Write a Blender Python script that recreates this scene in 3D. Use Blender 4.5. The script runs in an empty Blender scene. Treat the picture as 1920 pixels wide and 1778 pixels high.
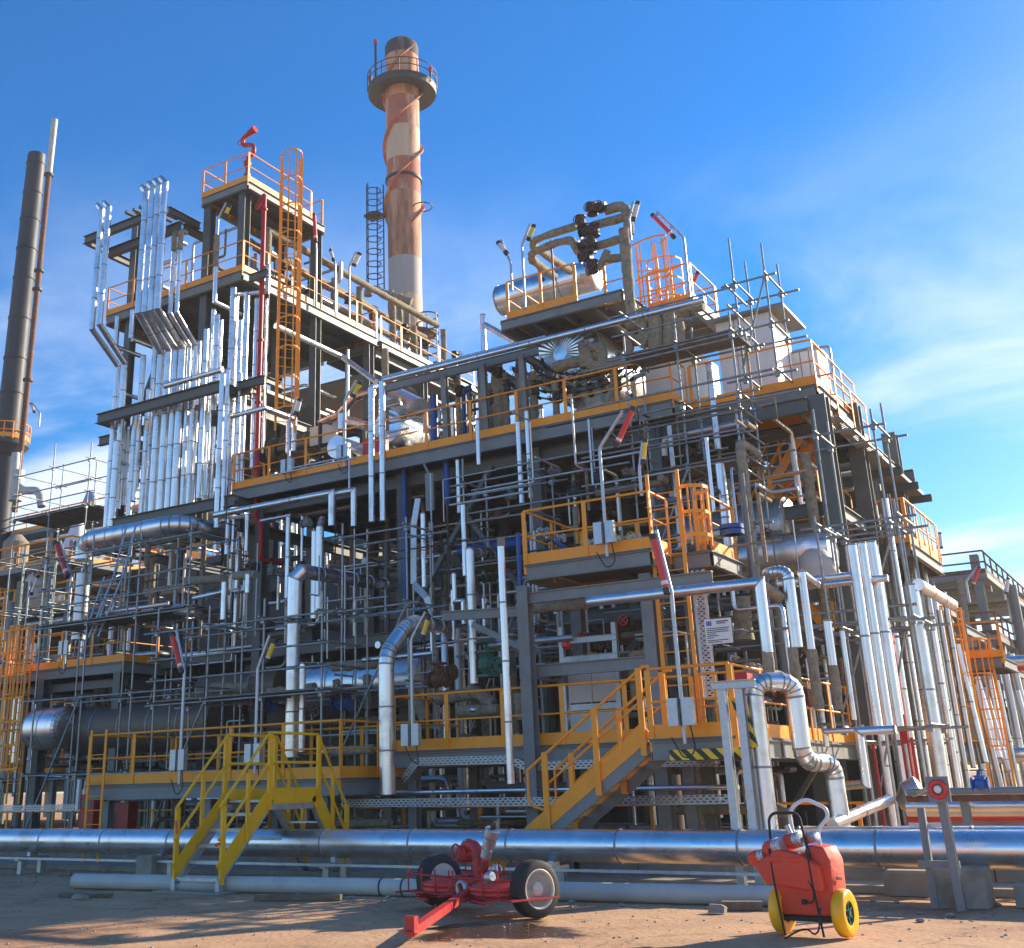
import bpy, math, random
from mathutils import Vector, Matrix
random.seed(7)
sc = bpy.context.scene
COL = sc.collection
# ------------------------------------------------------------------ camera
YAW, PITCH, ROLL, FPX, CX, CY = math.radians(33.016), math.radians(19.218), math.radians(-1.3675), 2120.8, 811.0, 730.0
PW, PH = 1920.0, 1778.0
fw = Vector((-math.sin(YAW)*math.cos(PITCH), math.cos(YAW)*math.cos(PITCH), math.sin(PITCH)))
_r = Vector((math.cos(YAW), math.sin(YAW), 0)); _u = _r.cross(fw)
rt = math.cos(ROLL)*_r + math.sin(ROLL)*_u
up = -math.sin(ROLL)*_r + math.cos(ROLL)*_u
EYE = Vector((0, 0, 1.6))
cam_d = bpy.data.cameras.new('camera'); cam = bpy.data.objects.new('camera', cam_d); COL.objects.link(cam); sc.camera = cam
cam_d.sensor_fit = 'HORIZONTAL'; cam_d.sensor_width = 36; cam_d.lens = 36*FPX/PW
cam_d.shift_x = (PW/2-CX)/PW; cam_d.shift_y = (CY-PH/2)/PW
cam_d.clip_start = 0.1; cam_d.clip_end = 6000
cam.matrix_world = Matrix(((rt.x, up.x, -fw.x, EYE.x), (rt.y, up.y, -fw.y, EYE.y), (rt.z, up.z, -fw.z, EYE.z), (0, 0, 0, 1)))
# ------------------------------------------------------------------ sky, sun, exposure
SUN_EL, SUN_AZ = math.radians(24), math.radians(62)      # azimuth counted from +X towards +Y
sdir = Vector((math.cos(SUN_EL)*math.cos(SUN_AZ), math.cos(SUN_EL)*math.sin(SUN_AZ), math.sin(SUN_EL)))
w = bpy.data.worlds.new('World'); sc.world = w; w.use_nodes = True
nt = w.node_tree; nt.nodes.clear()
def N(t, ty, **k):
    n = t.nodes.new(ty)
    for a, b in k.items():
        if a in n.inputs: n.inputs[a].default_value = b
        else: setattr(n, a, b)
    return n
wo = N(nt, 'ShaderNodeOutputWorld'); bg = N(nt, 'ShaderNodeBackground'); bg.inputs[1].default_value = 0.135
sky = N(nt, 'ShaderNodeTexSky', sky_type='NISHITA', sun_disc=False, sun_elevation=SUN_EL, sun_rotation=math.pi/2-SUN_AZ, altitude=0, air_density=1.0, dust_density=0.6, ozone_density=4.0)
hs = N(nt, 'ShaderNodeHueSaturation', Hue=0.505, Saturation=1.52, Value=0.86)
nt.links.new(sky.outputs[0], hs.inputs['Color'])
tc = N(nt, 'ShaderNodeTexCoord'); sep = N(nt, 'ShaderNodeSeparateXYZ'); nt.links.new(tc.outputs['Generated'], sep.inputs[0])
# clouds: thin cirrus, projected on a high plane (direction / elevation)
def M(t, op, a, b=None, clamp=False):
    n = t.nodes.new('ShaderNodeMath'); n.operation = op; n.use_clamp = clamp
    for i, v in enumerate((a, b)):
        if v is None: continue
        if isinstance(v, (int, float)): n.inputs[i].default_value = v
        else: t.links.new(v, n.inputs[i])
    return n.outputs[0]
zz = M(nt, 'ADD', M(nt, 'MAXIMUM', sep.outputs[2], 0.0), 0.22)
cx_, cy_ = M(nt, 'DIVIDE', sep.outputs[0], zz), M(nt, 'DIVIDE', sep.outputs[1], zz)
cmb = N(nt, 'ShaderNodeCombineXYZ'); nt.links.new(cx_, cmb.inputs[0]); nt.links.new(cy_, cmb.inputs[1])
mp = N(nt, 'ShaderNodeMapping'); mp.inputs['Rotation'].default_value = (0, 0, math.radians(-52)); mp.inputs['Scale'].default_value = (0.8, 1.5, 1); mp.inputs['Location'].default_value = (0.35, 0.4, 0)
nt.links.new(cmb.outputs[0], mp.inputs[0])
n1 = N(nt, 'ShaderNodeTexNoise', Scale=1.15, Detail=9.0, Roughness=0.58, Distortion=0.9); nt.links.new(mp.outputs[0], n1.inputs['Vector'])
n2 = N(nt, 'ShaderNodeTexNoise', Scale=0.5, Detail=2.0); nt.links.new(mp.outputs[0], n2.inputs['Vector'])
mr = N(nt, 'ShaderNodeMapRange', interpolation_type='SMOOTHSTEP'); nt.links.new(M(nt, 'ADD', M(nt, 'MULTIPLY', n1.outputs[0], 0.6), M(nt, 'MULTIPLY', n2.outputs[0], 0.4)), mr.inputs[0])
mr.inputs[1].default_value = 0.44; mr.inputs[2].default_value = 0.62
low = N(nt, 'ShaderNodeMapRange', interpolation_type='SMOOTHSTEP'); nt.links.new(sep.outputs[2], low.inputs[0]); low.inputs[1].default_value = 0.54; low.inputs[2].default_value = 0.20
cm = M(nt, 'MULTIPLY', M(nt, 'MULTIPLY', mr.outputs[0], low.outputs[0]), 0.85, True)
mx = N(nt, 'ShaderNodeMix', data_type='RGBA'); nt.links.new(cm, mx.inputs[0]); nt.links.new(hs.outputs[0], mx.inputs[6]); mx.inputs[7].default_value = (4.6, 5.0, 5.7, 1)
nt.links.new(mx.outputs[2], bg.inputs[0]); nt.links.new(bg.outputs[0], wo.inputs[0])
sl = bpy.data.lights.new('sun', 'SUN'); sl.energy = 5.0; sl.angle = math.radians(0.6); sl.color = (1, 0.86, 0.66)
so = bpy.data.objects.new('sun', sl); COL.objects.link(so); so.rotation_euler = sdir.to_track_quat('Z', 'Y').to_euler()
sc.view_settings.view_transform = 'Standard'; sc.view_settings.look = 'None'; sc.view_settings.gamma = 1
sc.view_settings.exposure = 0.95
# ------------------------------------------------------------------ pixel helpers (photo pixel -> place on a real plane)
def ray(x, y): return fw + rt*((x-CX)/FPX) - up*((y-CY)/FPX)
def PY(x, y, Y): d = ray(x, y); return EYE + d*(Y/d.y)
def PZ(x, y, Z): d = ray(x, y); return EYE + d*((Z-EYE.z)/d.z)
def PX_(x, y, X): d = ray(x, y); return EYE + d*(X/d.x)
def depth(P): return (P-EYE).dot(fw)
def pxm(P, px): return px*depth(P)/FPX
def slide(P, D, x=None, y=None):      # move P along D until it projects on column x (or row y)
    v = P-EYE
    if x is not None: k = (x-CX)/FPX; return P + D*(-(v.dot(rt)-k*v.dot(fw))/(D.dot(rt)-k*D.dot(fw)))
    k = (y-CY)/FPX; return P + D*(-(v.dot(up)+k*v.dot(fw))/(D.dot(up)+k*D.dot(fw)))
AX, AY, AZ = Vector((1, 0, 0)), Vector((0, 1, 0)), Vector((0, 0, 1))
def route(s, *st):
    pts = [PY(*s)]
    for c in st:
        k = c[0]; P = pts[-1]
        if k == 'v': pts.append(slide(P, AZ, y=c[1]))
        elif k == 'x': pts.append(slide(P, AX, x=c[1]))
        elif k == 'y': pts.append(slide(P, AY, x=c[1]))
        elif k == 'p': pts.append(PY(c[1], c[2], c[3]))
        elif k == 'm': pts.append(P+Vector(c[1:4]))
    return pts
# ------------------------------------------------------------------ materials
def mat(name, col, rough=0.5, metal=0.0, var=0.0, vs=6.0, bump=0.0, bs=40.0, col2=None, c2amt=0.5, c2s=2.0, streak=False, emit=None):
    m = bpy.data.materials.new(name); m.use_nodes = True; t = m.node_tree; b = t.nodes['Principled BSDF']
    b.inputs['Base Color'].default_value = (*col, 1); b.inputs['Roughness'].default_value = rough; b.inputs['Metallic'].default_value = metal
    if emit: b.inputs['Emission Color'].default_value = (*emit[:3], 1); b.inputs['Emission Strength'].default_value = emit[3]
    g = t.nodes.new('ShaderNodeNewGeometry'); pos = g.outputs['Position']
    if streak:
        q = N(t, 'ShaderNodeMapping'); q.inputs['Scale'].default_value = (1, 1, 0.18); t.links.new(pos, q.inputs[0]); pos2 = q.outputs[0]
    else: pos2 = pos
    if var or col2:
        n = N(t, 'ShaderNodeTexNoise', Scale=vs, Detail=5.0, Roughness=0.6); t.links.new(pos2, n.inputs['Vector'])
        r = N(t, 'ShaderNodeMapRange'); t.links.new(n.outputs[0], r.inputs[0]); r.inputs[1].default_value = 0.3; r.inputs[2].default_value = 0.7
        r.inputs[3].default_value = 1-var; r.inputs[4].default_value = 1+var
        h = N(t, 'ShaderNodeHueSaturation'); h.inputs['Color'].default_value = (*col, 1); t.links.new(r.outputs[0], h.inputs['Value'])
        out = h.outputs[0]
        if col2:
            n2 = N(t, 'ShaderNodeTexNoise', Scale=c2s, Detail=6.0, Roughness=0.65); t.links.new(pos2, n2.inputs['Vector'])
            r2 = N(t, 'ShaderNodeMapRange'); t.links.new(n2.outputs[0], r2.inputs[0]); r2.inputs[1].default_value = 1-c2amt-0.06; r2.inputs[2].default_value = 1-c2amt+0.08
            x = N(t, 'ShaderNodeMix', data_type='RGBA'); t.links.new(r2.outputs[0], x.inputs[0]); t.links.new(out, x.inputs[6]); x.inputs[7].default_value = (*col2, 1); out = x.outputs[2]
        t.links.new(out, b.inputs['Base Color'])
        rr = N(t, 'ShaderNodeMapRange'); t.links.new(n.outputs[0], rr.inputs[0]); rr.inputs[1].default_value = 0.3; rr.inputs[2].default_value = 0.7
        rr.inputs[3].default_value = max(0.03, rough-0.08); rr.inputs[4].default_value = min(1, rough+0.1); t.links.new(rr.outputs[0], b.inputs['Roughness'])
    if bump:
        nb = N(t, 'ShaderNodeTexNoise', Scale=bs, Detail=3.0); t.links.new(pos, nb.inputs['Vector'])
        bp = N(t, 'ShaderNodeBump', Strength=bump, Distance=0.03); t.links.new(nb.outputs[0], bp.inputs['Height']); t.links.new(bp.outputs[0], b.inputs['Normal'])
    return m
A = {}
A['clad'] = mat('aluminium_cladding', (.80, .80, .80), .31, 1.0, .10, 2.2, .03, 4, (.60, .585, .56), .40, 1.6)
A['clad2'] = mat('aluminium_cladding_dull', (.62, .62, .62), .42, 1.0, .14, 1.5, .03, 6)
A['cladd'] = mat('dark_shaded_cladding', (.15, .12, .095), .5, .6, .2, 1.5, .04, 6)  # dark brown tone with the shade on the left vessel put into it
A['galv'] = mat('galvanised_steel', (.50, .52, .53), .42, .75, .18, 9, .06, 30)
A['steel'] = mat('grey_green_paint', (.115, .125, .115), .5, 0, .18, 3, .05, 20)
A['steel2'] = mat('mid_grey_paint', (.21, .225, .215), .5, 0, .15, 3, .05, 20)
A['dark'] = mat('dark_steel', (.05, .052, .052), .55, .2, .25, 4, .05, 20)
A['orange'] = mat('orange_paint', (1.0, .35, .006), .42, 0, .08, 4, .04, 15, (.66, .20, .015), .27, 3)
A['yellow'] = mat('yellow_paint', (1.0, .50, .004), .38, 0, .08, 4, .03, 15, (.6, .33, .02), .28, 5)
A['red'] = mat('red_paint', (.48, .024, .022), .45, 0, .15, 4, .03, 12, (.17, .03, .02), .38, 4)
A['redl'] = mat('red_lamp_sleeve', (.72, .05, .035), .35, 0, .08, 6)
A['yell'] = mat('yellow_lamp_sleeve', (.85, .60, .05), .35, 0, .08, 6)
A['white'] = mat('white_paint', (.78, .78, .76), .4, 0, .06, 5, .02, 10)
A['blue'] = mat('blue_paint', (.015, .085, .33), .35, 0, .12, 4, .03, 12)
A['green'] = mat('green_valve_paint', (.02, .13, .09), .4, 0, .15, 6)
A['mud'] = mat('bare_insulation', (.30, .255, .175), .9, 0, .30, 9, .9, 18, (.14, .12, .085), .38, 5)
A['scaf'] = mat('scaffold_tube', (.30, .32, .31), .42, .65, .30, 5, .05, 20, (.16, .13, .10), .35, 3)
A['plank'] = mat('scaffold_board', (.20, .175, .14), .8, 0, .30, 5, .2, 15)
A['deck'] = mat('deck_grating', (.13, .135, .13), .6, .3, .2, 5, .1, 30)
A['rust'] = mat('rusty_iron', (.17, .075, .04), .8, .1, .3, 6, .3, 15, (.30, .16, .09), .4, 4)
A['black'] = mat('black_rubber', (.022, .022, .024), .75, 0, .2, 8, .1, 40)
A['sblack'] = mat('black_stack_paint', (.030, .034, .042), .55, .1, .35, 1.2, .05, 10, (.10, .095, .09), .30, 0.8, True)
A['conc'] = mat('concrete', (.33, .29, .235), .9, 0, .16, 2.5, .3, 20, (.20, .17, .13), .38, 1.2)
A['wpipe'] = mat('off_white_pipe', (.52, .50, .44), .5, 0, .12, 2, .05, 20, (.30, .27, .22), .30, 1.5)
A['cream'] = mat('cream_board', (.66, .62, .54), .5, 0, .08, 2, .03, 10)
A['timber'] = mat('old_timber', (.18, .13, .09), .9, 0, .3, 8, .4, 12)
A['cu'] = mat('copper_toned_cladding', (.62, .40, .26), .3, 1, .15, 4, .1, 6)
A['nylon'] = mat('white_hose', (.75, .75, .74), .4)
A['text'] = mat('printed_ink', (.02, .025, .05), .6)
A['blueink'] = mat('blue_ink', (.03, .10, .42), .6)
A['seal'] = mat('dark_joint_sealant', (.30, .30, .30), .5, .6)
A['glass'] = mat('lamp_tube_glass', (.75, .76, .74), .15)
A['window'] = mat('dim_glass', (.03, .035, .04), .1)
A['redl2'] = mat('red_beacon', (.6, .02, .02), .3)
def perf_mat():
    m = mat('perforated_tray', (.46, .47, .46), .45, .7, .15, 5); t = m.node_tree; b = t.nodes['Principled BSDF']
    g = t.nodes.new('ShaderNodeNewGeometry'); q = N(t, 'ShaderNodeSeparateXYZ'); t.links.new(g.outputs['Position'], q.inputs[0])
    s = M(t, 'ADD', q.outputs[0], q.outputs[1])
    row = M(t, 'FLOOR', M(t, 'MULTIPLY', q.outputs[2], 22.0))
    a = M(t, 'FRACT', M(t, 'ADD', M(t, 'MULTIPLY', s, 9.0), M(t, 'MULTIPLY', row, 0.5)))
    c = M(t, 'FRACT', M(t, 'MULTIPLY', q.outputs[2], 22.0))
    h = M(t, 'MULTIPLY', M(t, 'LESS_THAN', M(t, 'ABSOLUTE', M(t, 'SUBTRACT', a, 0.5)), 0.27), M(t, 'LESS_THAN', M(t, 'ABSOLUTE', M(t, 'SUBTRACT', c, 0.5)), 0.28))
    t.links.new(M(t, 'SUBTRACT', 1.0, h), b.inputs['Alpha'])
    return m
A['perf'] = perf_mat()
def chevron_mat():
    m = mat('hazard_stripes', (.86, .62, .02), .45); t = m.node_tree; b = t.nodes['Principled BSDF']
    g = t.nodes.new('ShaderNodeNewGeometry'); q = N(t, 'ShaderNodeSeparateXYZ'); t.links.new(g.outputs['Position'], q.inputs[0])
    f = M(t, 'FRACT', M(t, 'MULTIPLY', M(t, 'ADD', M(t, 'ADD', q.outputs[0], q.outputs[1]), q.outputs[2]), 4.2))
    x = N(t, 'ShaderNodeMix', data_type='RGBA'); t.links.new(M(t, 'GREATER_THAN', f, 0.52), x.inputs[0]); x.inputs[6].default_value = (.86, .60, .02, 1); x.inputs[7].default_value = (.02, .02, .02, 1)
    t.links.new(x.outputs[2], b.inputs['Base Color']); return m
A['hazard'] = chevron_mat()
# ------------------------------------------------------------------ mesh builder
class MB:
    def __init__(s): s.v = []; s.f = []; s.sm = []
    def add(s, vs, fs, smooth=False):
        o = len(s.v); s.v += [tuple(q) for q in vs]
        for q in fs: s.f.append(tuple(i+o for i in q)); s.sm.append(smooth)
        return s
    def box(s, a, b):
        x0, y0, z0 = [min(a[i], b[i]) for i in range(3)]; x1, y1, z1 = [max(a[i], b[i]) for i in range(3)]
        return s.add([(x0,y0,z0),(x1,y0,z0),(x1,y1,z0),(x0,y1,z0),(x0,y0,z1),(x1,y0,z1),(x1,y1,z1),(x0,y1,z1)],
              [(0,3,2,1),(4,5,6,7),(0,1,5,4),(1,2,6,5),(2,3,7,6),(3,0,4,7)])
    def cbox(s, c, d): return s.box([c[i]-d[i]/2 for i in range(3)], [c[i]+d[i]/2 for i in range(3)])
    def bar(s, p, q, w, h, upv=AZ):           # rectangular bar from p to q
        p, q = Vector(p), Vector(q); d = (q-p).normalized()
        if abs(d.dot(upv)) > .98: upv = AY
        sd = d.cross(upv).normalized(); u2 = sd.cross(d)
        vs = [P+sd*(a*w/2)+u2*(b*h/2) for P in (p, q) for a, b in ((-1,-1),(1,-1),(1,1),(-1,1))]
        return s.add(vs, [(0,1,2,3),(7,6,5,4),(0,4,5,1),(1,5,6,2),(2,6,7,3),(3,7,4,0)])
    def ibeam(s, p, q, w, h, t=None, upv=AZ):
        p, q = Vector(p), Vector(q); d = (q-p).normalized()
        if abs(d.dot(upv)) > .98: upv = AY
        sd = d.cross(upv).normalized(); u2 = sd.cross(d); t = t or min(w, h)*.09
        W, H = w/2, h/2
        pr = [(-W,-H),(W,-H),(W,-H+t),(t/2,-H+t),(t/2,H-t),(W,H-t),(W,H),(-W,H),(-W,H-t),(-t/2,H-t),(-t/2,-H+t),(-W,-H+t)]
        vs = [P+sd*a+u2*b for P in (p, q) for a, b in pr]; n = 12
        fs = [(i, (i+1) % n, n+(i+1) % n, n+i) for i in range(n)]
        caps = [(0,1,2,11),(11,2,3,10),(10,3,4,9),(9,4,5,8),(8,5,6,7)]
        fs += [tuple(reversed(c)) for c in caps] + [tuple(i+n for i in c) for c in caps]
        return s.add(vs, fs)
    def rings(s, R, close=True, caps=True, smooth=True):
        n = len(R[0]); vs = [v for r in R for v in r]; fs = []
        for k in range(len(R)-1):
            for i in range(n):
                j = (i+1) % n
                fs.append((k*n+i, k*n+j, (k+1)*n+j, (k+1)*n+i))
        s.add(vs, fs, smooth)
        if caps: s.add(R[0], [tuple(range(n-1, -1, -1))]); s.add(R[-1], [tuple(range(n))])
        return s
    def tube(s, pts, r, n=8, caps=True): return s.rings(prings(pts, r, n), caps=caps)
    def lathe(s, prof, c, ax=AZ, n=20, smooth=True, sharp=False, caps=True):   # prof: (radius, distance along axis)
        ax = Vector(ax).normalized(); a = ax.orthogonal().normalized(); b = ax.cross(a); c = Vector(c)
        R = [[c+ax*h+(a*math.cos(2*math.pi*i/n)+b*math.sin(2*math.pi*i/n))*max(r, 1e-4) for i in range(n)] for r, h in prof]
        if sharp:
            for k in range(len(R)-1): s.rings([R[k], R[k+1]], caps=False, smooth=smooth)
            s.add(R[0], [tuple(range(n-1, -1, -1))]); s.add(R[-1], [tuple(range(n))]); return s
        return s.rings(R, smooth=smooth, caps=caps)
    def torus(s, c, ax, R, r, n=14, m=6):
        ax = Vector(ax).normalized(); a = ax.orthogonal().normalized(); b = ax.cross(a); c = Vector(c); vs = []; fs = []
        for i in range(n):
            d = a*math.cos(2*math.pi*i/n)+b*math.sin(2*math.pi*i/n)
            for j in range(m): t = 2*math.pi*j/m; vs.append(c+d*(R+r*math.cos(t))+ax*(r*math.sin(t)))
        for i in range(n):
            for j in range(m): fs.append((i*m+j, ((i+1) % n)*m+j, ((i+1) % n)*m+(j+1) % m, i*m+(j+1) % m))
        return s.add(vs, fs, True)
    def quad(s, a, b, c, d): return s.add([a, b, c, d], [(0, 1, 2, 3)])
    def slab(s, poly, z, t):                    # polygon (ccw xy) thickened downward from z
        n = len(poly); vs = [(p[0], p[1], z) for p in poly]+[(p[0], p[1], z-t) for p in poly]
        return s.add(vs, [tuple(range(n)), tuple(range(2*n-1, n-1, -1))]+[(i, n+i, n+(i+1) % n, (i+1) % n) for i in range(n)])
    def build(s, name, m, parent=None, **kw):
        me = bpy.data.meshes.new(name)
        o0 = wloc(parent) if parent else Vector((0, 0, 0))
        me.from_pydata([(v[0]-o0.x, v[1]-o0.y, v[2]-o0.z) for v in s.v], [], s.f)
        me.polygons.foreach_set('use_smooth', s.sm); me.update()
        me.materials.append(A[m] if isinstance(m, str) else m)
        o = bpy.data.objects.new(name, me); COL.objects.link(o)
        if parent: o.parent = parent
        for k, v in kw.items(): o[k] = v
        return o
def wloc(o):
    v = Vector((0, 0, 0))
    while o: v += o.location; o = o.parent
    return v
def prings(pts, r, n):
    pts = [Vector(p) for p in pts]; d = [(pts[i+1]-pts[i]).normalized() for i in range(len(pts)-1)]
    a = d[0]; e = a.orthogonal().normalized(); f = a.cross(e)
    off = [e*(r*math.cos(2*math.pi*i/n))+f*(r*math.sin(2*math.pi*i/n)) for i in range(n)]
    R = [[pts[0]+o for o in off]]
    for k in range(1, len(pts)):
        a = d[k-1]; b = d[k] if k < len(d) else a; nn = (a+b)
        if nn.length < 1e-3: nn = a
        nn.normalize(); ring = []; no = []
        for o in off:
            q = o+a*(-(o.dot(nn))/max(.15, a.dot(nn))); ring.append(pts[k]+q); no.append(q-b*q.dot(b))
        R.append(ring); off = no
    return R
def arc(pts, rad, k=4):                         # round the corners of a path
    pts = [Vector(p) for p in pts]; out = [pts[0]]
    for i in range(1, len(pts)-1):
        a, b = (pts[i-1]-pts[i]), (pts[i+1]-pts[i]); la, lb = a.length, b.length; a.normalize(); b.normalize()
        ang = a.angle(b)
        if ang > 3.05: out.append(pts[i]); continue
        t = min(rad/math.tan(ang/2), la*.48, lb*.48); rr = t*math.tan(ang/2)
        c = pts[i]+(a+b).normalized()*(rr/math.sin(ang/2)); s0 = pts[i]+a*t-c; s1 = pts[i]+b*t-c; th = s0.angle(s1)
        for j in range(k+1):
            u = j/k; out.append(c+(s0*math.sin((1-u)*th)+s1*math.sin(u*th))/math.sin(th))
    out.append(pts[-1]); return out
def thing(name, label, cat, loc=(0, 0, 0), group=None):
    o = bpy.data.objects.new(name, None); o.empty_display_size = .2; COL.objects.link(o); o.location = Vector(loc)
    o['label'] = label; o['category'] = cat
    if group: o['group'] = group
    return o
def tag(o, label, cat, group=None):
    o['label'] = label; o['category'] = cat
    if group: o['group'] = group
    return o
ORD = ['first', 'second', 'third', 'fourth', 'fifth', 'sixth', 'seventh', 'eighth', 'ninth', 'tenth', 'eleventh', 'twelfth', 'thirteenth', 'fourteenth', 'fifteenth', 'sixteenth', 'seventeenth', 'eighteenth']
# ------------------------------------------------------------------ builders
def clad_pipe(label, pts, r, m='clad', rad=None, sec=1.1, n=12, group=None, cat='pipe', k=4, name='clad_pipe', endcap=True):
    """pipe in sheet cladding: every sheet section is a part with a raised lap at its joint"""
    P = arc(pts, rad, k) if rad else [Vector(p) for p in pts]
    st = []; corner = []
    for i in range(len(P)-1):
        L = (P[i+1]-P[i]).length; c = max(1, int(round(L/sec)))
        for j in range(c): st.append(P[i].lerp(P[i+1], j/c))
    st.append(P[-1])
    R = prings(st, r, n)
    t = thing(name, label, cat, st[0] if st[0].z < st[-1].z else st[-1], group)
    for i in range(len(st)-1):
        A0, A1 = R[i], R[i+1]; d = st[i+1]-st[i]; L = d.length; d.normalize(); lap = min(.035, L*.25)
        mb = MB(); a = [st[i]+(v-st[i])*1.035 for v in A0]
        def at(u, s_): return [(A0[j].lerp(A1[j], u)-(st[i]+d*L*u))*s_+st[i]+d*L*u for j in range(n)]
        b = at(lap/L, 1.035); c = at(lap/L, 1.0); e = A1
        mb.rings([a, b], caps=False); mb.rings([b, c], caps=False); mb.rings([c, e], caps=False)
        if i == 0: mb.add(a, [tuple(range(n-1, -1, -1))])
        if i == len(st)-2: mb.add(e, [tuple(range(n))])
        o = mb.build('cladding_section', m, t); o.data.materials.append(A['seal'])
        for f_ in range(n): o.data.polygons[f_].material_index = 1
    return t
def plain_pipe(label, pts, r, m='steel', rad=None, n=10, group=None, flanges=True, name='pipe', cat='pipe'):
    P = arc(pts, rad if rad else r*2.2, 4) if len(pts) > 2 else pts
    mb = MB(); mb.tube(P, r, n)
    if flanges:
        for a, b in ((pts[0], pts[1]), (pts[-1], pts[-2])):
            d = (Vector(b)-Vector(a)).normalized(); mb.lathe([(r*1.5, 0), (r*1.5, r*.5)], a, d, n, sharp=True)
    return tag(mb.build(name, m), label, cat, group)
def mud_pipe(label, pts, r, group=None, n=10, seed=0, rad=None, name='insulated_pipe', cat='pipe'):
    """lumpy bare insulation wrapped round a pipe"""
    rnd = random.Random(seed or hash(label) & 255); P = arc(pts, rad or r*1.8, 3) if len(pts) > 2 else [Vector(p) for p in pts]; st = []
    for i in range(len(P)-1):
        c = max(1, int((P[i+1]-P[i]).length/(r*1.3)))
        for j in range(c): st.append(P[i].lerp(P[i+1], j/c))
    st.append(P[-1]); R = prings(st, r, n)
    for i, ring in enumerate(R):
        s1 = 1+rnd.uniform(-.10, .13)
        R[i] = [st[i]+(v-st[i])*(s1*(1+rnd.uniform(-.09, .09))) for v in ring]
    mb = MB().rings(R)
    return tag(mb.build(name, 'mud'), label, cat, group)
def valve(label, c, ax, r, body='dark', wheel='rust', wdir=AZ, group=None, h=None):
    c = Vector(c); ax = Vector(ax); wdir = Vector(wdir); h = h or r*3.2
    t = thing('valve', label, 'valve', c, group)
    mb = MB(); mb.lathe([(r*1.7, -r*2), (r*1.7, -r*1.6), (r, -r*1.55), (r*1.5, -r*.6), (r*1.6, 0), (r*1.5, r*.6), (r, r*1.55), (r*1.7, r*1.6), (r*1.7, r*2)], c, ax, 10, smooth=False); mb.build('valve_body', body, t)
    mb = MB(); mb.lathe([(r*1.1, 0), (r*1.1, r*1.6), (r*1.5, r*1.65), (r*1.5, r*1.95), (r*.6, r*2), (r*.3, h)], c, wdir, 8, smooth=False); mb.build('bonnet', body, t)
    mb = MB(); wc = c+wdir*h; mb.torus(wc, wdir, r*1.7, r*.17, 14, 5); a = wdir.orthogonal().normalized(); b = wdir.cross(a)
    mb.bar(wc-a*r*1.7, wc+a*r*1.7, r*.25, r*.2); mb.bar(wc-b*r*1.7, wc+b*r*1.7, r*.25, r*.2); mb.build('handwheel', wheel, t)
    return t
def rail_parts(t, pts, m='orange', h=1.1, sp=1.35, drop=.2, toe=.2, loop=False, ends=True):
    """guard rail along pts (floor level) -> post, handrail, mid_rail, toe_board parts"""
    pts = [Vector(p) for p in pts]
    for i in range(len(pts)-1):
        a, b = pts[i], pts[i+1]; L = (b-a).length; d = (b-a)/L; sd = Vector((d.y, -d.x, 0)).normalized()
        MB().tube([a+AZ*h, b+AZ*h], .026, 6).build('handrail', m, t)
        MB().tube([a+AZ*h*.52, b+AZ*h*.52], .02, 6).build('mid_rail', m, t)
        if toe: MB().bar(a+AZ*(toe/2-.03), b+AZ*(toe/2-.03), .012, toe+.1).build('toe_board', m, t)
        c = max(1, round(L/sp))
        for j in range(c+1):
            if j == c and i < len(pts)-2: continue
            q = a+d*(L*j/c)
            MB().bar(q-AZ*drop+sd*.018, q+AZ*(h-.02)+sd*.018, .088, .022, sd).build('post', m, t)
def platform(label, poly, z, rails, m='orange', beam=.28, deck='deck', cat='platform', group=None, bear=1.2, name='access_platform', h=1.1, toe=.2):
    """deck on channel beams with guard rails; poly in xy, ccw"""
    poly = [Vector((p[0], p[1], 0)) for p in poly]; c = sum(poly, Vector((0, 0, 0)))/len(poly)
    t = thing(name, label, cat, (c.x, c.y, z-.05-beam), group)
    MB().slab([(p.x, p.y) for p in poly], z, .045).build('deck_grating', deck, t)
    n = len(poly)
    for i in range(n):
        a, b = poly[i]+AZ*(z-.05-beam/2), poly[(i+1) % n]+AZ*(z-.05-beam/2); d = (b-a).normalized()
        MB().ibeam(a+d*.05, b-d*.05, .12, beam).build('edge_beam', 'steel2', t)
    xs = [p.x for p in poly]; ys = [p.y for p in poly]; y0, y1 = min(ys), max(ys); x0, x1 = min(xs), max(xs)
    if bear and len(poly) == 4:
        k = int((x1-x0)/bear)
        for j in range(1, k):
            x = x0+(x1-x0)*j/k; MB().ibeam((x, y0+.1, z-.16), (x, y1-.1, z-.16), .09, .18).build('bearer', 'steel', t)
    for r in rails: rail_parts(t, [Vector((p[0], p[1], z)) for p in r], m, h=h, toe=toe)
    return t
def rect(x0, y0, x1, y1): return [(x0, y0), (x1, y0), (x1, y1), (x0, y1)]
def frame(label, cols, beams, braces=(), m='steel', group=None, name='support_structure', cw=.30, cat='steelwork'):
    """cols: (x,y,z0,z1) ; beams: (p,q,h) ; braces: (p,q)"""
    t = thing(name, label, cat, (cols[0][0], cols[0][1], cols[0][2]) if cols else beams[0][0], group)
    for x, y, z0, z1 in cols:
        MB().ibeam((x, y, z0), (x, y, z1), cw, cw, cw*.07, AY).build('column', m, t)
        if z0 < .05: MB().cbox((x, y, .03), (cw*1.5, cw*1.5, .05)).build('base_plate', m, t)
    for b in beams: MB().ibeam(b[0], b[1], b[2]*.55, b[2], .022).build('beam', m, t)
    for b in braces: MB().bar(b[0], b[1], .12, .12).build('brace', m, t)
    return t
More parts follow.
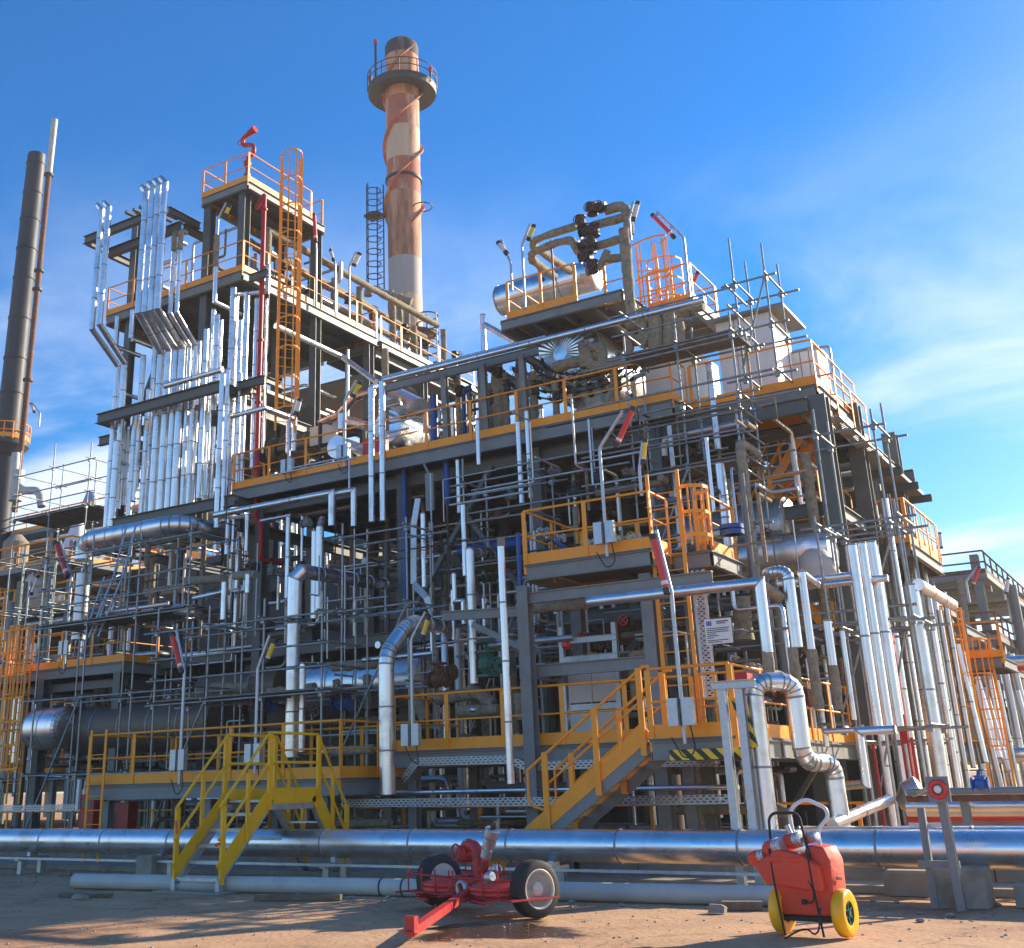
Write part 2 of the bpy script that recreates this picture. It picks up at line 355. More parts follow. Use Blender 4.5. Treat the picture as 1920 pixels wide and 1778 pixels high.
def ladder(label, p, z0, z1, wd=AX, out=-AY, cage=None, m='orange', w=.45, group=None, ext=0, cat='ladder'):
    """vertical ladder centred on p (xy), rungs along wd, cage towards out from height cage"""
    wd = Vector(wd); out = Vector(out); c = Vector((p[0], p[1], 0)); t = thing('caged_ladder' if cage is not None else 'ladder', label, cat, (c.x, c.y, z0), group)
    for s in (-1, 1): MB().bar(c+wd*s*w/2+AZ*z0, c+wd*s*w/2+AZ*z1, .07, .025, out).build('stile', m, t)
    k = int((z1-z0)/.3)
    for j in range(1, k): z = z0+j*.3; MB().tube([c-wd*w/2+AZ*z, c+wd*w/2+AZ*z], .013, 5).build('rung', m, t)
    if cage is not None:
        R = .36; nh = max(2, int((z1-cage)/.9)); hoops = []
        for j in range(nh+1):
            z = cage+(z1-cage)*j/nh; pp = []
            for a in range(9): th = math.pi*a/8; pp.append(c+AZ*z+wd*(-math.cos(th)*R)+out*(math.sin(th)*R*1.9*.95))
            mb = MB()
            for q in range(8): mb.bar(pp[q], pp[q+1], .012, .05)
            mb.build('cage_hoop', m, t)
        for a in (1, 2.5, 4, 5.5, 7): th = math.pi*a/8; q = c+wd*(-math.cos(th)*R)+out*(math.sin(th)*R*1.9*.95); MB().bar(q+AZ*cage, q+AZ*z1, .045, .012, out).build('cage_strap', m, t)
    return t
def lamp(label, foot, bend, tip, l0, l1, Y, col='redl', box=None, r=.03, lr=5):
    """floodlight: pole with a bent head, tubular lamp hung under it; pixel positions on plane Y"""
    f = PY(*foot, Y); b = slide(f, AZ, y=bend[1]); tp = PY(*tip, Y)
    t = thing('floodlight_pole', label, 'floodlight', f)
    P = arc([f, b, tp], .25, 4); MB().tube(P, r, 8).build('pole', 'galv', t)
    a, e = PY(*l0, Y-.05), PY(*l1, Y-.05); rr = pxm(a, lr); d = (e-a).normalized()
    lm = MB().lathe([(rr*.7, 0), (rr, .03), (rr, (e-a).length-.03), (rr*.7, (e-a).length)], a, d, 10, sharp=True).build('lamp_sleeve', col, t)
    MB().lathe([(rr*.75, -.05), (rr*1.08, -.04), (rr*1.08, .05)], a, d, 10, sharp=True).build('end_cap', 'dark', t)
    MB().lathe([(rr*1.08, -.05), (rr*1.08, .05), (rr*.7, .06)], e, d, 10, sharp=True).build('end_cap', 'dark', t)
    for u, q in ((.12, .5), (.88, .97)):
        pa = a.lerp(e, u); MB().bar(pa, b.lerp(tp, .45 if u > .5 else .95) if (a-tp).length < (e-tp).length else b.lerp(tp, .95 if u > .5 else .45), .02, .02).build('bracket', 'dark', t)
    if col in ('redl', 'yell'):
        pa = a.lerp(e, .82); MB().lathe([(rr*1.03, 0), (rr*1.03, (e-a).length*.07)], pa, d, 10, sharp=True).build('white_sticker', 'white', t)
    if box:
        q = slide(f, AZ, y=box); MB().cbox(q+Vector((-.12, -.06, 0)), (.17, .12, .42)).build('junction_box', 'galv', t); MB().cbox(q+Vector((.13, -.06, 0)), (.17, .12, .42)).build('junction_box', 'galv', t)
        MB().tube(arc([q+Vector((.13, -.06, -.2)), q+Vector((.2, -.08, -.6)), f+Vector((.0, -.08, -.25)), f+Vector((-.2, -.05, .1))], .2, 4), .012, 5).build('cable', 'black', t)
    return t
def scaffold(label, x0, y0, z0, nx, ny, nz, dx, dy, dz, decks=(), top=.8, name='scaffold', group=None, skip=(), brace=True, jit=0.25, dn=5):
    """tube-and-fitting scaffold: standards, ledgers, transoms, boards, fittings"""
    rnd = random.Random(int(abs(x0*10)+abs(y0)*7)); t = thing(name, label, 'scaffold', (x0, y0, z0)); r = .026
    H = nz*dz
    for i in range(nx+1):
        for j in range(ny+1):
            if (i, j) in skip: continue
            e = rnd.uniform(0, jit)
            MB().tube([(x0+i*dx, y0+j*dy, z0), (x0+i*dx+rnd.uniform(-.03, .03), y0+j*dy, z0+H+top*(.4+e*2))], r, 6).build('standard', 'scaf', t)
            for k in range(nz+1): MB().cbox((x0+i*dx, y0+j*dy-.01, z0+k*dz+.03), (.1, .1, .12)).build('coupler', 'scaf', t)
    for k in range(nz+1):
        z = z0+k*dz+.05
        if z < .2: continue
        for j in range(ny+1):
            MB().tube([(x0-.25-rnd.uniform(0, jit), y0+j*dy-.05, z), (x0+nx*dx+.25+rnd.uniform(0, jit), y0+j*dy-.05, z+rnd.uniform(-.03, .03))], r, 6).build('ledger', 'scaf', t)
        for i in range(nx+1):
            MB().tube([(x0+i*dx+.05, y0-.25, z+.05), (x0+i*dx+.05, y0+ny*dy+.25, z+.05)], r, 6).build('transom', 'scaf', t)
    for k in decks:
        z = z0+k*dz+.13; yw = ny*dy/dn
        for j in range(dn): MB().box((x0-.1+rnd.uniform(-.1, .1), y0+j*yw, z), (x0+nx*dx+rnd.uniform(0, .2), y0+(j+1)*yw-.015, z+.04)).build('scaffold_board', 'plank', t)
        for zz_ in (.5, 1.0):
            MB().tube([(x0-.25, y0-.05, z+zz_), (x0+nx*dx+.25, y0-.05, z+zz_)], r, 6).build('guard_tube', 'scaf', t)
            for i in (0, nx): MB().tube([(x0+i*dx+.05, y0-.2, z+zz_+.04), (x0+i*dx+.05, y0+ny*dy+.2, z+zz_+.04)], r, 6).build('guard_tube', 'scaf', t)
    if brace:
        for i in range(0, min(nx, 1)): MB().tube([(x0+i*dx, y0-.09, z0+.3), (x0+(i+1)*dx, y0-.09, z0+min(nz, 2)*dz)], r, 6).build('brace', 'scaf', t)
    return t
def drum(label, c, ax, r, L, m='clad', n=28, head='radial', name='pressure_vessel', cat='vessel', sec=1.0, group=None):
    """horizontal vessel: cladding courses, domed or flat seamed head"""
    c = Vector(c); ax = Vector(ax).normalized(); t = thing(name, label, cat, c-AZ*r, group); k = max(1, round(L/sec))
    for i in range(k):
        a = L*i/k; b = L*(i+1)/k; o = MB().lathe([(r*1.012, a), (r*1.012, a+.04), (r, a+.041), (r, b)], c, ax, n, sharp=True).build('cladding_course', m, t); o.data.materials.append(A['seal'])
        for f_ in range(n): o.data.polygons[f_].material_index = 1
    for s, base in ((-1, 0), (1, L)):
        e = c+ax*base; d = ax*s
        if head == 'flat':
            MB().lathe([(r*1.02, 0), (r*1.02, .04), (r*.2, .06), (0, .06)], e, d, n, sharp=True).build('end_cover', m, t)
        else:
            ng = 32; a = d.orthogonal().normalized(); b = d.cross(a); prof = [(1.0, 0), (.9, .19), (.7, .33), (.45, .42), (.18, .46)]
            for g in range(ng):
                th0, th1 = 2*math.pi*g/ng, 2*math.pi*(g+1)/ng; vs = []
                for pr, ph in prof:
                    for q, th in enumerate((th0, (th0+th1)/2, th1)):
                        bul = .012*r if q == 1 else 0; vs.append(e+(a*math.cos(th)+b*math.sin(th))*(r*pr)+d*(r*ph*.55+bul+(.0 if q else .006)))
                fs = [(p*3+q, p*3+q+1, p*3+q+4, p*3+q+3) for p in range(4) for q in range(2)]
                if s < 0: pass
                MB().add(vs, fs).build('gore_panel', m, t)
            MB().lathe([(r*.2, .245*r), (r*.2, .265*r), (0, .275*r)], e, d, 16, sharp=True).build('centre_cap', m, t)
    return t
# ================================================================== ground and far setting
g = MB(); g.quad((-1500, -300, -.01), (1500, -300, -.01), (1500, 2500, -.01), (-1500, 2500, -.01))
gm = mat('sandy_yard_ground', (.52, .30, .155), .85, 0, .14, .9, .5, 12, (.33, .165, .08), .45, .35)
def ground_detail(m):
    t = m.node_tree; b = t.nodes['Principled BSDF']; base = b.inputs['Base Color'].links[0].from_socket
    g = t.nodes.new('ShaderNodeNewGeometry')
    n = N(t, 'ShaderNodeTexNoise', Scale=55.0, Detail=4.0); t.links.new(g.outputs[0], n.inputs['Vector'])
    r = N(t, 'ShaderNodeMapRange'); t.links.new(n.outputs[0], r.inputs[0]); r.inputs[1].default_value = .35; r.inputs[2].default_value = .65; r.inputs[3].default_value = .82; r.inputs[4].default_value = 1.15
    h = N(t, 'ShaderNodeHueSaturation'); t.links.new(base, h.inputs['Color']); t.links.new(r.outputs[0], h.inputs['Value'])
    # oil stains and fine cracks in the slab
    nS = N(t, 'ShaderNodeTexNoise', Scale=.8, Detail=5.0, Distortion=1.5); t.links.new(g.outputs[0], nS.inputs['Vector'])
    sS = N(t, 'ShaderNodeMapRange'); t.links.new(nS.outputs[0], sS.inputs[0]); sS.inputs[1].default_value = .60; sS.inputs[2].default_value = .72; sS.inputs[3].default_value = 1; sS.inputs[4].default_value = .62
    vC = N(t, 'ShaderNodeTexVoronoi', feature='DISTANCE_TO_EDGE', Scale=.42); nW = N(t, 'ShaderNodeTexNoise', Scale=2.0, Detail=4.0); t.links.new(g.outputs[0], nW.inputs['Vector'])
    aW = N(t, 'ShaderNodeVectorMath', operation='ADD'); t.links.new(g.outputs[0], aW.inputs[0]); t.links.new(nW.outputs['Color'], aW.inputs[1]); t.links.new(aW.outputs[0], vC.inputs['Vector'])
    cC = N(t, 'ShaderNodeMapRange'); t.links.new(vC.outputs['Distance'], cC.inputs[0]); cC.inputs[1].default_value = 0; cC.inputs[2].default_value = .012; cC.inputs[3].default_value = .55; cC.inputs[4].default_value = 1
    h2 = N(t, 'ShaderNodeHueSaturation'); t.links.new(h.outputs[0], h2.inputs['Color']); t.links.new(M(t, 'MULTIPLY', sS.outputs[0], cC.outputs[0]), h2.inputs['Value']); h = h2
    # wet patch round the trailer
    vm = N(t, 'ShaderNodeVectorMath', operation='DISTANCE'); t.links.new(g.outputs[0], vm.inputs[0]); vm.inputs[1].default_value = (-7.3, 12.4, 0)
    mm = N(t, 'ShaderNodeMapping'); mm.inputs['Scale'].default_value = (1, 1, 1); t.links.new(g.outputs[0], mm.inputs[0])
    n3 = N(t, 'ShaderNodeTexNoise', Scale=1.1, Detail=4.0); t.links.new(g.outputs[0], n3.inputs['Vector'])
    wet = N(t, 'ShaderNodeMapRange'); t.links.new(M(t, 'ADD', vm.outputs['Value'], M(t, 'MULTIPLY', n3.outputs[0], 2.2)), wet.inputs[0]); wet.inputs[1].default_value = 2.05; wet.inputs[2].default_value = 1.85
    x = N(t, 'ShaderNodeMix', data_type='RGBA'); t.links.new(wet.outputs[0], x.inputs[0]); t.links.new(h.outputs[0], x.inputs[6]); x.inputs[7].default_value = (.10, .055, .03, 1)
    t.links.new(x.outputs[2], b.inputs['Base Color'])
    rr = N(t, 'ShaderNodeMapRange'); t.links.new(wet.outputs[0], rr.inputs[0]); rr.inputs[3].default_value = .88; rr.inputs[4].default_value = .08; t.links.new(rr.outputs[0], b.inputs['Roughness'])
ground_detail(gm)
g.build('ground', gm, kind='structure')
# low broken edge of the paved yard under the pipes
rnd = random.Random(3)
mb = MB()
for i in range(420):
    x = rnd.uniform(-34, 3); y = rnd.choice((15.3, 16.6, 17.6))+rnd.gauss(0, .22); s = rnd.uniform(.015, .07)
    mb.lathe([(s*.5, 0), (s, s*.3), (s*.7, s*.7), (0.001, s*.8)], (x, y, -.012), (rnd.uniform(-.3, .3), rnd.uniform(-.3, .3), 1), 5, smooth=False)
mb2 = MB()
for i in range(700):
    x = rnd.uniform(-20, 1); y = rnd.uniform(8.5, 16); s = rnd.uniform(.004, .022)
    mb2.lathe([(s, 0), (s*.8, s*.5), (0.001, s*.7)], (x, y, -.008), (rnd.uniform(-.3, .3), rnd.uniform(-.3, .3), 1), 5, smooth=False)
mb2.build('gravel', 'conc', kind='stuff', label='fine gravel scattered over the sandy yard')
mb.build('rubble', 'conc', kind='stuff', label='loose stones and grit along the pipe trench')
# concrete trench wall, blocks are separate pieces
wl = thing('trench_wall', 'low concrete block wall running behind the big front pipe', 'wall', (-12, 18.9, 0))
x = -36.0
while x < 6:
    L = rnd.uniform(2.2, 3.0); MB().box((x, 18.9, 0), (x+L-.02, 19.1, .36+rnd.uniform(-.015, .015))).build('wall_block', 'conc', wl); x += L
MB().box((-36, 17.9, 0), (6, 18.896, .10)).build('trench_kerb', 'conc', wl)
# ================================================================== front ground pipes
def front_pipe():
    Z = .645; r = .238
    clad_pipe('long silver clad pipe lying level across the whole foreground', [(-40, 17, Z), (3.5, 17, Z-.005)], r, 'clad', sec=1.9, n=28, name='main_pipe')
    clad_pipe('shorter silver clad pipe behind the main foreground pipe at right', [PY(1420, 1275, 18.05).xyz+Vector((0, 0, 0)) if 0 else Vector((-5.35, 17.85, Z+.03)), Vector((4, 17.85, Z+.03))], r*.9, 'clad', sec=2.1, n=24)
    ob = thing('conduit_rail', 'thin galvanised conduit rail below the long silver pipe', 'cable tray', (-12, 16.55, .2))
    MB().box((-36, 16.52, .30), (-4.6, 16.58, .34)).build('rail', 'galv', ob)
    for i, x in enumerate((-21.5, -17.6, -13.3, -9.0, -5.2)):
        q = thing('pipe_support', '%s steel pipe stand from the left under the main silver pipe' % ORD[i], 'pipe support', (x, 17, 0), 'stands under the main pipe')
        MB().ibeam((x, 16.75, 0), (x, 16.75, .34), .12, .12).build('leg', 'galv', q); MB().ibeam((x, 17.25, 0), (x, 17.25, .34), .12, .12).build('leg', 'galv', q)
        MB().bar((x, 16.6, .30), (x, 17.4, .30), .12, .08).build('crossbar', 'galv', q); MB().box((x-.05, 16.9, .33), (x+.05, 17.1, .42)).build('saddle', 'galv', q)
    # off-white pipe on the ground
    t = tag(MB().tube([PZ(141, 1652, .12), PZ(700, 1663, .12)], .125, 16).build('water_pipe', 'wpipe'), 'off-white pipe lying on the ground behind the yellow steps', 'pipe')
    a, b = PZ(700, 1663, .12), PZ(1475, 1681, .12)
    t = tag(MB().tube([a, b], .125, 16).build('water_pipe', 'wpipe'), 'off-white ground pipe running from the red trailer to the orange cart', 'pipe')
    for u in (-.35, -.22, .05, .18): MB().lathe([(.129, 0), (.129, .03)], a+(b-a).normalized()*u*3, b-a, 16, sharp=True).build('band', 'dark', t)
front_pipe()
def block(c, d, lab, nm='concrete_block', m='conc', cat='block', rz=0):
    t = MB(); x, y, z = d[0]/2, d[1]/2, d[2]
    n = 6; vs = []
    rr = random.Random(int(c[0]*100))
    b = .03
    for zz_, k in ((0, 0), (z-b, 0), (z, b)):
        for sx, sy in ((-1, -1), (1, -1), (1, 1), (-1, 1)):
            vs.append((c[0]+sx*(x-k)+rr.uniform(-.012, .012), c[1]+sy*(y-k)+rr.uniform(-.012, .012), zz_+c[2]+rr.uniform(-.006, .006)))
    fs = [(3, 2, 1, 0), (8, 9, 10, 11)]+[(k*4+i, k*4+(i+1) % 4, (k+1)*4+(i+1) % 4, (k+1)*4+i) for k in (0, 1) for i in range(4)]
    return tag(t.add(vs, fs).build(nm, m), lab, cat)
p = PZ(268, 1650, 0); block((p.x, p.y+.15, 0), (.42, .3, .42), 'square concrete pier under the pipe left of the yellow steps')
p = PZ(978, 1660, 0); block((p.x, p.y+.4, 0), (.5, .3, .46), 'concrete pier behind the red fire trailer')
for (x, y, L, dz, lab) in ((560, 1688, 1.35, .08, 'dark timber plank on the ground beside the white pipe'), (1392, 1706, .5, .10, 'short timber block on the ground left of the orange cart'), (160, 1682, .9, .05, 'flat weathered timber piece at the trench edge far left')):
    p = PZ(x, y, 0); a = Vector((math.cos(.35), math.sin(.35), 0))
    tag(MB().bar(p-a*L/2+AZ*dz/2, p+a*L/2+AZ*dz/2, .16, dz).build('timber_plank', 'timber'), lab, 'plank')
p = PZ(1345, 1712, 0); block((p.x, p.y, 0), (.22, .1, .1), 'small pale brick beside the timber block', 'brick')
p = PZ(150, 1686, 0); block((p.x, p.y, 0), (.25, .12, .07), 'pale brick at the edge of the trench far left', 'brick')
# ================================================================== yellow step-over stair
def yellow_steps():
    X0, X1 = -14.95, -13.95; Z = 1.42; ya, yb, yc, yd = 14.75, 15.95, 17.2, 18.15
    t = thing('step_over_stair', 'bright yellow step-over stair crossing the long silver pipe', 'stair', ((X0+X1)/2, ya, 0))
    for X in (X0, X1):
        s = -1 if X == X0 else 1
        for a, b in (((X, ya, .22), (X, yb, Z-.05)), ((X, yb, Z-.05), (X, yc, Z-.05)), ((X, yc, Z-.05), (X, yd, .1))):
            MB().bar(Vector(a)+AZ*.09, Vector(b)+AZ*.09, .014, .26).build('stringer_plate', 'yellow', t)
            MB().bar(Vector(a)+Vector((-s*.05, 0, -.09)), Vector(b)+Vector((-s*.05, 0, -.09)), .08, .10).build('stringer', 'galv', t)
        # posts and rails
        ps = [(ya+.02, .2), (yb-.05, Z-.1), (yc+.05, Z-.1), (yd-.05, .15)]
        for y, z in ps:
            hh = 1.17 if z > .5 else 1.12
            MB().bar((X+s*.03, y, z-.08), (X+s*.03, y, z+hh), .09, .05, AX).build('post', 'yellow', t)
        for y in ((ya+yb)/2, (yc+yd)/2): MB().bar((X+s*.03, y, .75), (X+s*.03, y, 1.85), .07, .04, AX).build('post', 'yellow', t)
        for h in (0, -.5):
            pp = [Vector((X, ya-.05, 1.30+h)), Vector((X, yb-.05, Z+1.1+h)), Vector((X, yc+.05, Z+1.1+h)), Vector((X, yd, 1.22+h))]
            MB().tube(pp, .026, 8).build('handrail' if h == 0 else 'mid_rail', 'yellow', t)
        MB().bar((X, ya, .02), (X, ya, .2), .1, .08, AX).build('foot', 'galv', t)
    mb = MB()
    for i in range(5):
        k = (i)/5; y = ya+(yb-ya)*k; z = .2+(Z-.2)*k
        tr = MB(); 
        for q in range(6): tr.box((X0+.03, y+q*.045, z-.015), (X1-.03, y+q*.045+.012, z+.015))
        tr.box((X0+.03, y-.01, z-.035), (X1-.03, y-.002, z+.017)); tr.build('tread', 'galv', t)
        k = (i+1)/5; y = yc+(yd-yc)*k-.1; z = Z-(Z-.1)*k+.1; MB().box((X0+.03, y, z-.03), (X1-.03, y+.25, z)).build('tread', 'galv', t)
    MB().box((X0+.03, yb, Z-.06), (X1-.03, yc, Z-.02)).build('landing', 'galv', t)
    MB().cbox(((X0+X1)/2, ya-.02, .01), (1.5, .5, .03)).build('base_slab', 'conc', t)
    MB().bar((X0, yb+.3, .75), (X1, yb+.3, .75), .05, .05).build('tie_bar', 'galv', t)
    tp = MB(); tp.bar((X0-.02, ya-.03, 1.1), (X0+.04, ya-.05, .9), .02, .05); tp.bar((X1+.02, ya-.03, .75), (X1-.08, ya-.04, .72), .02, .05); tp.build('red_tape', 'redl', t)
yellow_steps()
# ================================================================== orange stair and lower front platforms
def orange_stair():
    Y0, Y1 = 17.95, 18.95; xt, zt, xb, zb = -7.65, 2.2, -10.75, .05
    t = thing('access_stair', 'orange and grey stair climbing right to the lower landing', 'stair', ((xt+xb)/2, 18.4, 0))
    for Y in (Y0, Y1):
        a, b = Vector((xb, Y, zb)), Vector((xt, Y, zt))
        MB().bar(a+AZ*.14, b+AZ*.14, .014, .26).build('stringer_plate', 'orange', t)
        MB().bar(a+AZ*-.10+AY*.03, b+AZ*-.10+AY*.03, .05, .22).build('stringer', 'steel2', t)
        for k in (.385, .70, .975):
            q = a.lerp(b, k); MB().bar((q-AZ*.20-AY*.03) if k > .5 else Vector((q.x, q.y-.03, .02)), q+AZ*1.18-AY*.03, .10, .04, AY).build('post', 'orange', t)
        for k in (.54, .84): q = a.lerp(b, k); MB().bar(q+AZ*.15, q+AZ*.62, .06, .03, AY).build('post', 'orange', t)
        a2, b2 = a.lerp(b, .36)+AZ*1.15, b+AZ*1.15
        MB().tube([a2-AX*.28-AZ*.20, a2, b2, b2+AX*.1], .027, 8).build('handrail', 'orange', t)
        MB().tube(arc([a2-AX*.28-AZ*.20, a2-AX*.28-AZ*.75, a2-AZ*.85+AX*.05], .12, 3), .024, 8).build('rail_return', 'orange', t)
        MB().tube([a.lerp(b, .385)+AZ*.66, b+AZ*.66], .022, 8).build('mid_rail', 'orange', t)
    for i in range(11):
        k = (i+.5)/11; x = xb+(xt-xb)*k; z = zb+(zt-zb)*k+.08
        MB().box((x-.13, Y0+.02, z-.03), (x+.13, Y1-.02, z)).build('tread', 'galv', t)
        MB().box((x-.14, Y0+.03, z-.05), (x-.131, Y1-.03, z+.001)).build('nosing', 'orange', t)
orange_stair()
XL = -7.62; XR = -6.18
platform('orange railed landing at the head of the orange stair', rect(XL, 17.9, XR, 20.15), 2.2,
   [[(XL+.05, 17.93), (XR, 17.93)]], bear=0)
# side run of the landing going back along the right face
platform('low orange railed walkway going back beside the pipes on the right', rect(XL, 20.2, XR, 26.5), 2.2, [[(XR-.03, 18.1), (XR-.03, 26.4)]], bear=0)
hz = tag(MB().box((-7.25, 17.80, 1.86), (-5.98, 17.83, 2.02)).build('hazard_panel', 'hazard'), 'yellow and black striped panel below the orange landing edge', 'sign')
hz = tag(MB().bar((-6.03, 17.7, 2.75), (-5.86, 17.7, 2.0), .06, .17, AX).build('hazard_panel', 'hazard'), 'slanted yellow and black striped guard beside the big silver pipe', 'sign')
platform('long orange railed low platform in front of the cream panels', rect(-14.35, 20.2, -7.66, 23.2), 2.25, [[(-14.3, 22.8), (-14.3, 20.23), (-7.7, 20.23)]], bear=1.5)
platform('low orange railed platform behind the yellow stair', rect(-22.1, 18.8, -14.6, 21.6), 1.75, [[(-22.0, 21.4), (-22.05, 18.83), (-14.65, 18.83), (-14.65, 21.4)], [(-14.65, 21.5), (-22.0, 21.5)]], bear=1.5)
ladder('short orange ladder beside the red cabinet at lower left', (-21.55, 18.62), 0, 2.95, w=.5)
# left mid platform
PLX = PY(232, 1232, 24).x
platform('orange railed platform above the dark vessel at left', rect(-37, 24, PLX, 29.5), 5.3, [[(-37, 24.03), (PLX-.03, 24.03), (PLX-.03, 29.4)]], bear=1.4)
ladder('orange caged ladder at the far left edge', (-32.75, 23.7), .3, 8.0, cage=2.6, ext=1)
ladder('second orange caged ladder close to the left edge', (-31.0, 23.6), 1.3, 6.6, cage=2.4, w=.6)
t_ = thing('guard_cage', 'orange barred guard cage in front of the far left ladders', 'guard cage', (-32, 23.2, 2.2))
for i in range(19): x_ = -33.4+i*.17; MB().bar((x_, 23.15, 2.3), (x_, 23.15, 6.5), .05, .015, AY).build('bar', 'orange', t_)
for z_ in (2.3, 3.0, 3.7, 4.4, 5.1, 5.8, 6.5): MB().bar((-33.45, 23.12, z_), (-30.3, 23.12, z_), .02, .07).build('cross_bar', 'orange', t_)
# mid platform with the caged ladder
MX0, MX1 = PY(983, 1063, 20).x, PY(1222, 1032, 20).x
platform('orange railed mid level platform in front of the valve manifold', rect(MX0, 20, MX1, 22.6), 5.72, [[(MX0+.03, 22.5), (MX0+.03, 20.03), (MX1, 20.03), (MX1, 20.9)], [(MX0+.1, 22.55), (MX1, 22.55)]], bear=1.2)
platform('small orange landing beside the mid level cage', rect(MX1+.02, 20.9, MX1+.85, 22.6), 5.72, [[(MX1+.1, 22.55), (MX1+.8, 22.55), (MX1+.8, 21.2)]], bear=0)
lp = PY(1243, 960, 20.2)
ladder('tall orange ladder rising through the mid level cage', (lp.x, 20.3), 2.3, PY(1255, 885, 20.4).z, cage=None, w=.62)
t_ = thing('ladder_cage', 'round orange safety cage at the right end of the mid platform', 'ladder cage', (lp.x+.75, 20.6, 5.7))
cc = Vector((lp.x+.42, 20.75, 0))
for z in (5.95, 6.4, 6.9):
    mb = MB(); pp = [cc+AZ*z+Vector((math.cos(a)*.30, math.sin(a)*.36, 0)) for a in [math.radians(-140+i*28) for i in range(10)]]
    for q in range(9): mb.bar(pp[q], pp[q+1], .012, .07)
    mb.build('cage_hoop', 'orange', t_)
for i in range(0, 10, 1):
    a = math.radians(-140+i*28); q = cc+Vector((math.cos(a)*.30, math.sin(a)*.36, 0)); MB().bar(q+AZ*5.75, q+AZ*6.9, .035, .012, Vector((math.cos(a), math.sin(a), 0))).build('cage_strap', 'orange', t_)
# lower swing gate cage at the stair head
t_ = thing('guard_gate', 'small bright orange guard cage at the foot of the tall ladder', 'gate', (-7.2, 20.3, 2.25))
for x in (-7.55, -7.3, -7.05, -6.8): MB().bar((x, 20.32, 2.3), (x, 20.32, 3.35), .05, .02, AY).build('bar', 'orange', t_)
for z in (3.37, 2.8): MB().tube([(-7.6, 20.32, z), (-6.75, 20.32, z)], .024, 6).build('rail', 'orange', t_)
# ================================================================== upper main platform
ZU = 10.15
UXL, UXR = PY(435, 924, 24.6).x, PY(1262, 745, 24.6).x
platform('long orange railed upper platform crossing the front of the plant', rect(UXL, 24.6, UXR, 31.5), ZU, [[(UXL+.03, 26.0), (UXL+.03, 24.63), (UXR-.03, 24.63), (UXR-.03, 25.6)]], bear=1.1, beam=.34)
UX2, UX3 = PY(1338, 750, 25.6).x, PY(1512, 724, 24.6).x
platform('orange railed upper platform at the right corner before the white boxes', rect(UXR+.05, 25.6, UX3, 29.6), ZU, [[(UXR+.1, 25.63), (UX3-.03, 25.63), (UX3-.03, 29.5)]], bear=1.3, beam=.34)
# grey canopy plate on the right side
def main_frame():
    cols = []; beams = []; br = []
    zc = ZU-.4
    for x, nm in ((-22.6, 0), (-17.4, 0), (-13.2, 0), (-9.9, 0)):
        for y in (25.2, 30.8): cols.append((x, y, 0, zc))
    for y in (25.2, 30.8):
        for z in (5.3, zc-.2): beams.append(((-22.6, y, z), (-6.2, y, z), .34))
    for x in (-22.6, -17.4, -13.2, -9.9):
        for z in (5.3, zc-.2): beams.append(((x, 25.2, z), (x, 30.8, z), .30))
    br += [((-17.4, 25.1, 5.5), (-14.5, 25.1, 9.5)), ((-13.2, 25.1, 2.4), (-10.2, 25.1, 5.2)), ((-22.5, 30.6, .5), (-17.6, 30.6, 5.1)), ((-17.3, 30.6, 5.5), (-13.4, 30.6, 9.5)), ((-13.3, 25.1, 5.5), (-15.4, 25.1, 8.4))]
    frame('grey green main steel frame carrying the upper platform', cols, beams, br)
    # right corner frame
    x = -6.02
    c2 = [(x, 25.5, 0, ZU-.35), (x, 28.8, 0, ZU+.3), (x, 33.2, 0, ZU+.6), (-9.2, 28.8, 0, ZU-.3), (-9.2, 33.2, 0, ZU-.3)]
    b2 = [((x, 25.7, z), (x, 33, z), .32) for z in (4.4, 7.2, ZU-.5)]+[((-9.2, y, z), (x-.2, y, z), .3) for y in (25.5, 28.8, 33.2) for z in (4.4, 7.2, ZU-.5)]
    frame('tall steel columns at the right corner of the plant', c2, b2, [((x, 28.9, 4.6), (x, 33, 7.0)), ((-9, 28.8, .5), (-6.2, 28.8, 4.2))], cw=.38)
    # front low frame at the cream panels
    f = [(PY(990, 1300, 20.0).x, 20.05, 0, 5.3), (PY(1207, 1180, 20.0).x, 20.35, 0, 5.3), (PY(990, 1300, 20.0).x, 22.4, 0, 5.3), (PY(1207, 1180, 20.0).x, 22.6, 0, 5.3)]
    x0, x1 = f[0][0], f[1][0]
    frame('grey steel frame with a bolted front beam under the mid platform', f, [((x0, 20.05, 5.05), (x1+1.4, 20.05, 5.05), .22), ((x0, 20.3, 3.65), (x1, 20.3, 3.65), .24), ((x0, 22.4, 3.65), (x1, 22.4, 3.65), .24), ((x0, 20.1, 3.6), (x0, 22.4, 3.6), .2), ((x0-2.2, 20.4, 4.95), (x0, 20.4, 4.85), .2)], [((x0-1.4, 20.35, 4.7), (x0, 20.35, 4.0))], m='steel2', cw=.24)
    # left low frame under the left platform
    frame('dark steel columns under the orange platform at left', [(PLX-.2, 24.1, 0, 5.0), (-30.6, 24.1, 0, 5.0), (PLX-.2, 29, 0, 5), (-30.6, 29, 0, 5)], [((-36, 24.2, 4.7), (PLX, 24.2, 4.7), .24), ((PLX-.2, 24.2, 4.7), (PLX-.2, 29, 4.7), .24)], m='steel')
    frame('low steel posts carrying the platform behind the yellow stair', [(x_, 19.1, 0, 1.4) for x_ in (-21.6, -18.4, -15.2)]+[(x_, 21.3, 0, 1.4) for x_ in (-21.6, -18.4, -15.2)], [], m='steel2', cw=.2)
    frame('short steel posts under the long low platform', [(x_, 20.5, 0, 1.9) for x_ in (-14.0, -11.2, -8.0)]+[(x_, 22.9, 0, 1.9) for x_ in (-14.0, -11.2)], [], m='steel2', cw=.2)
main_frame()
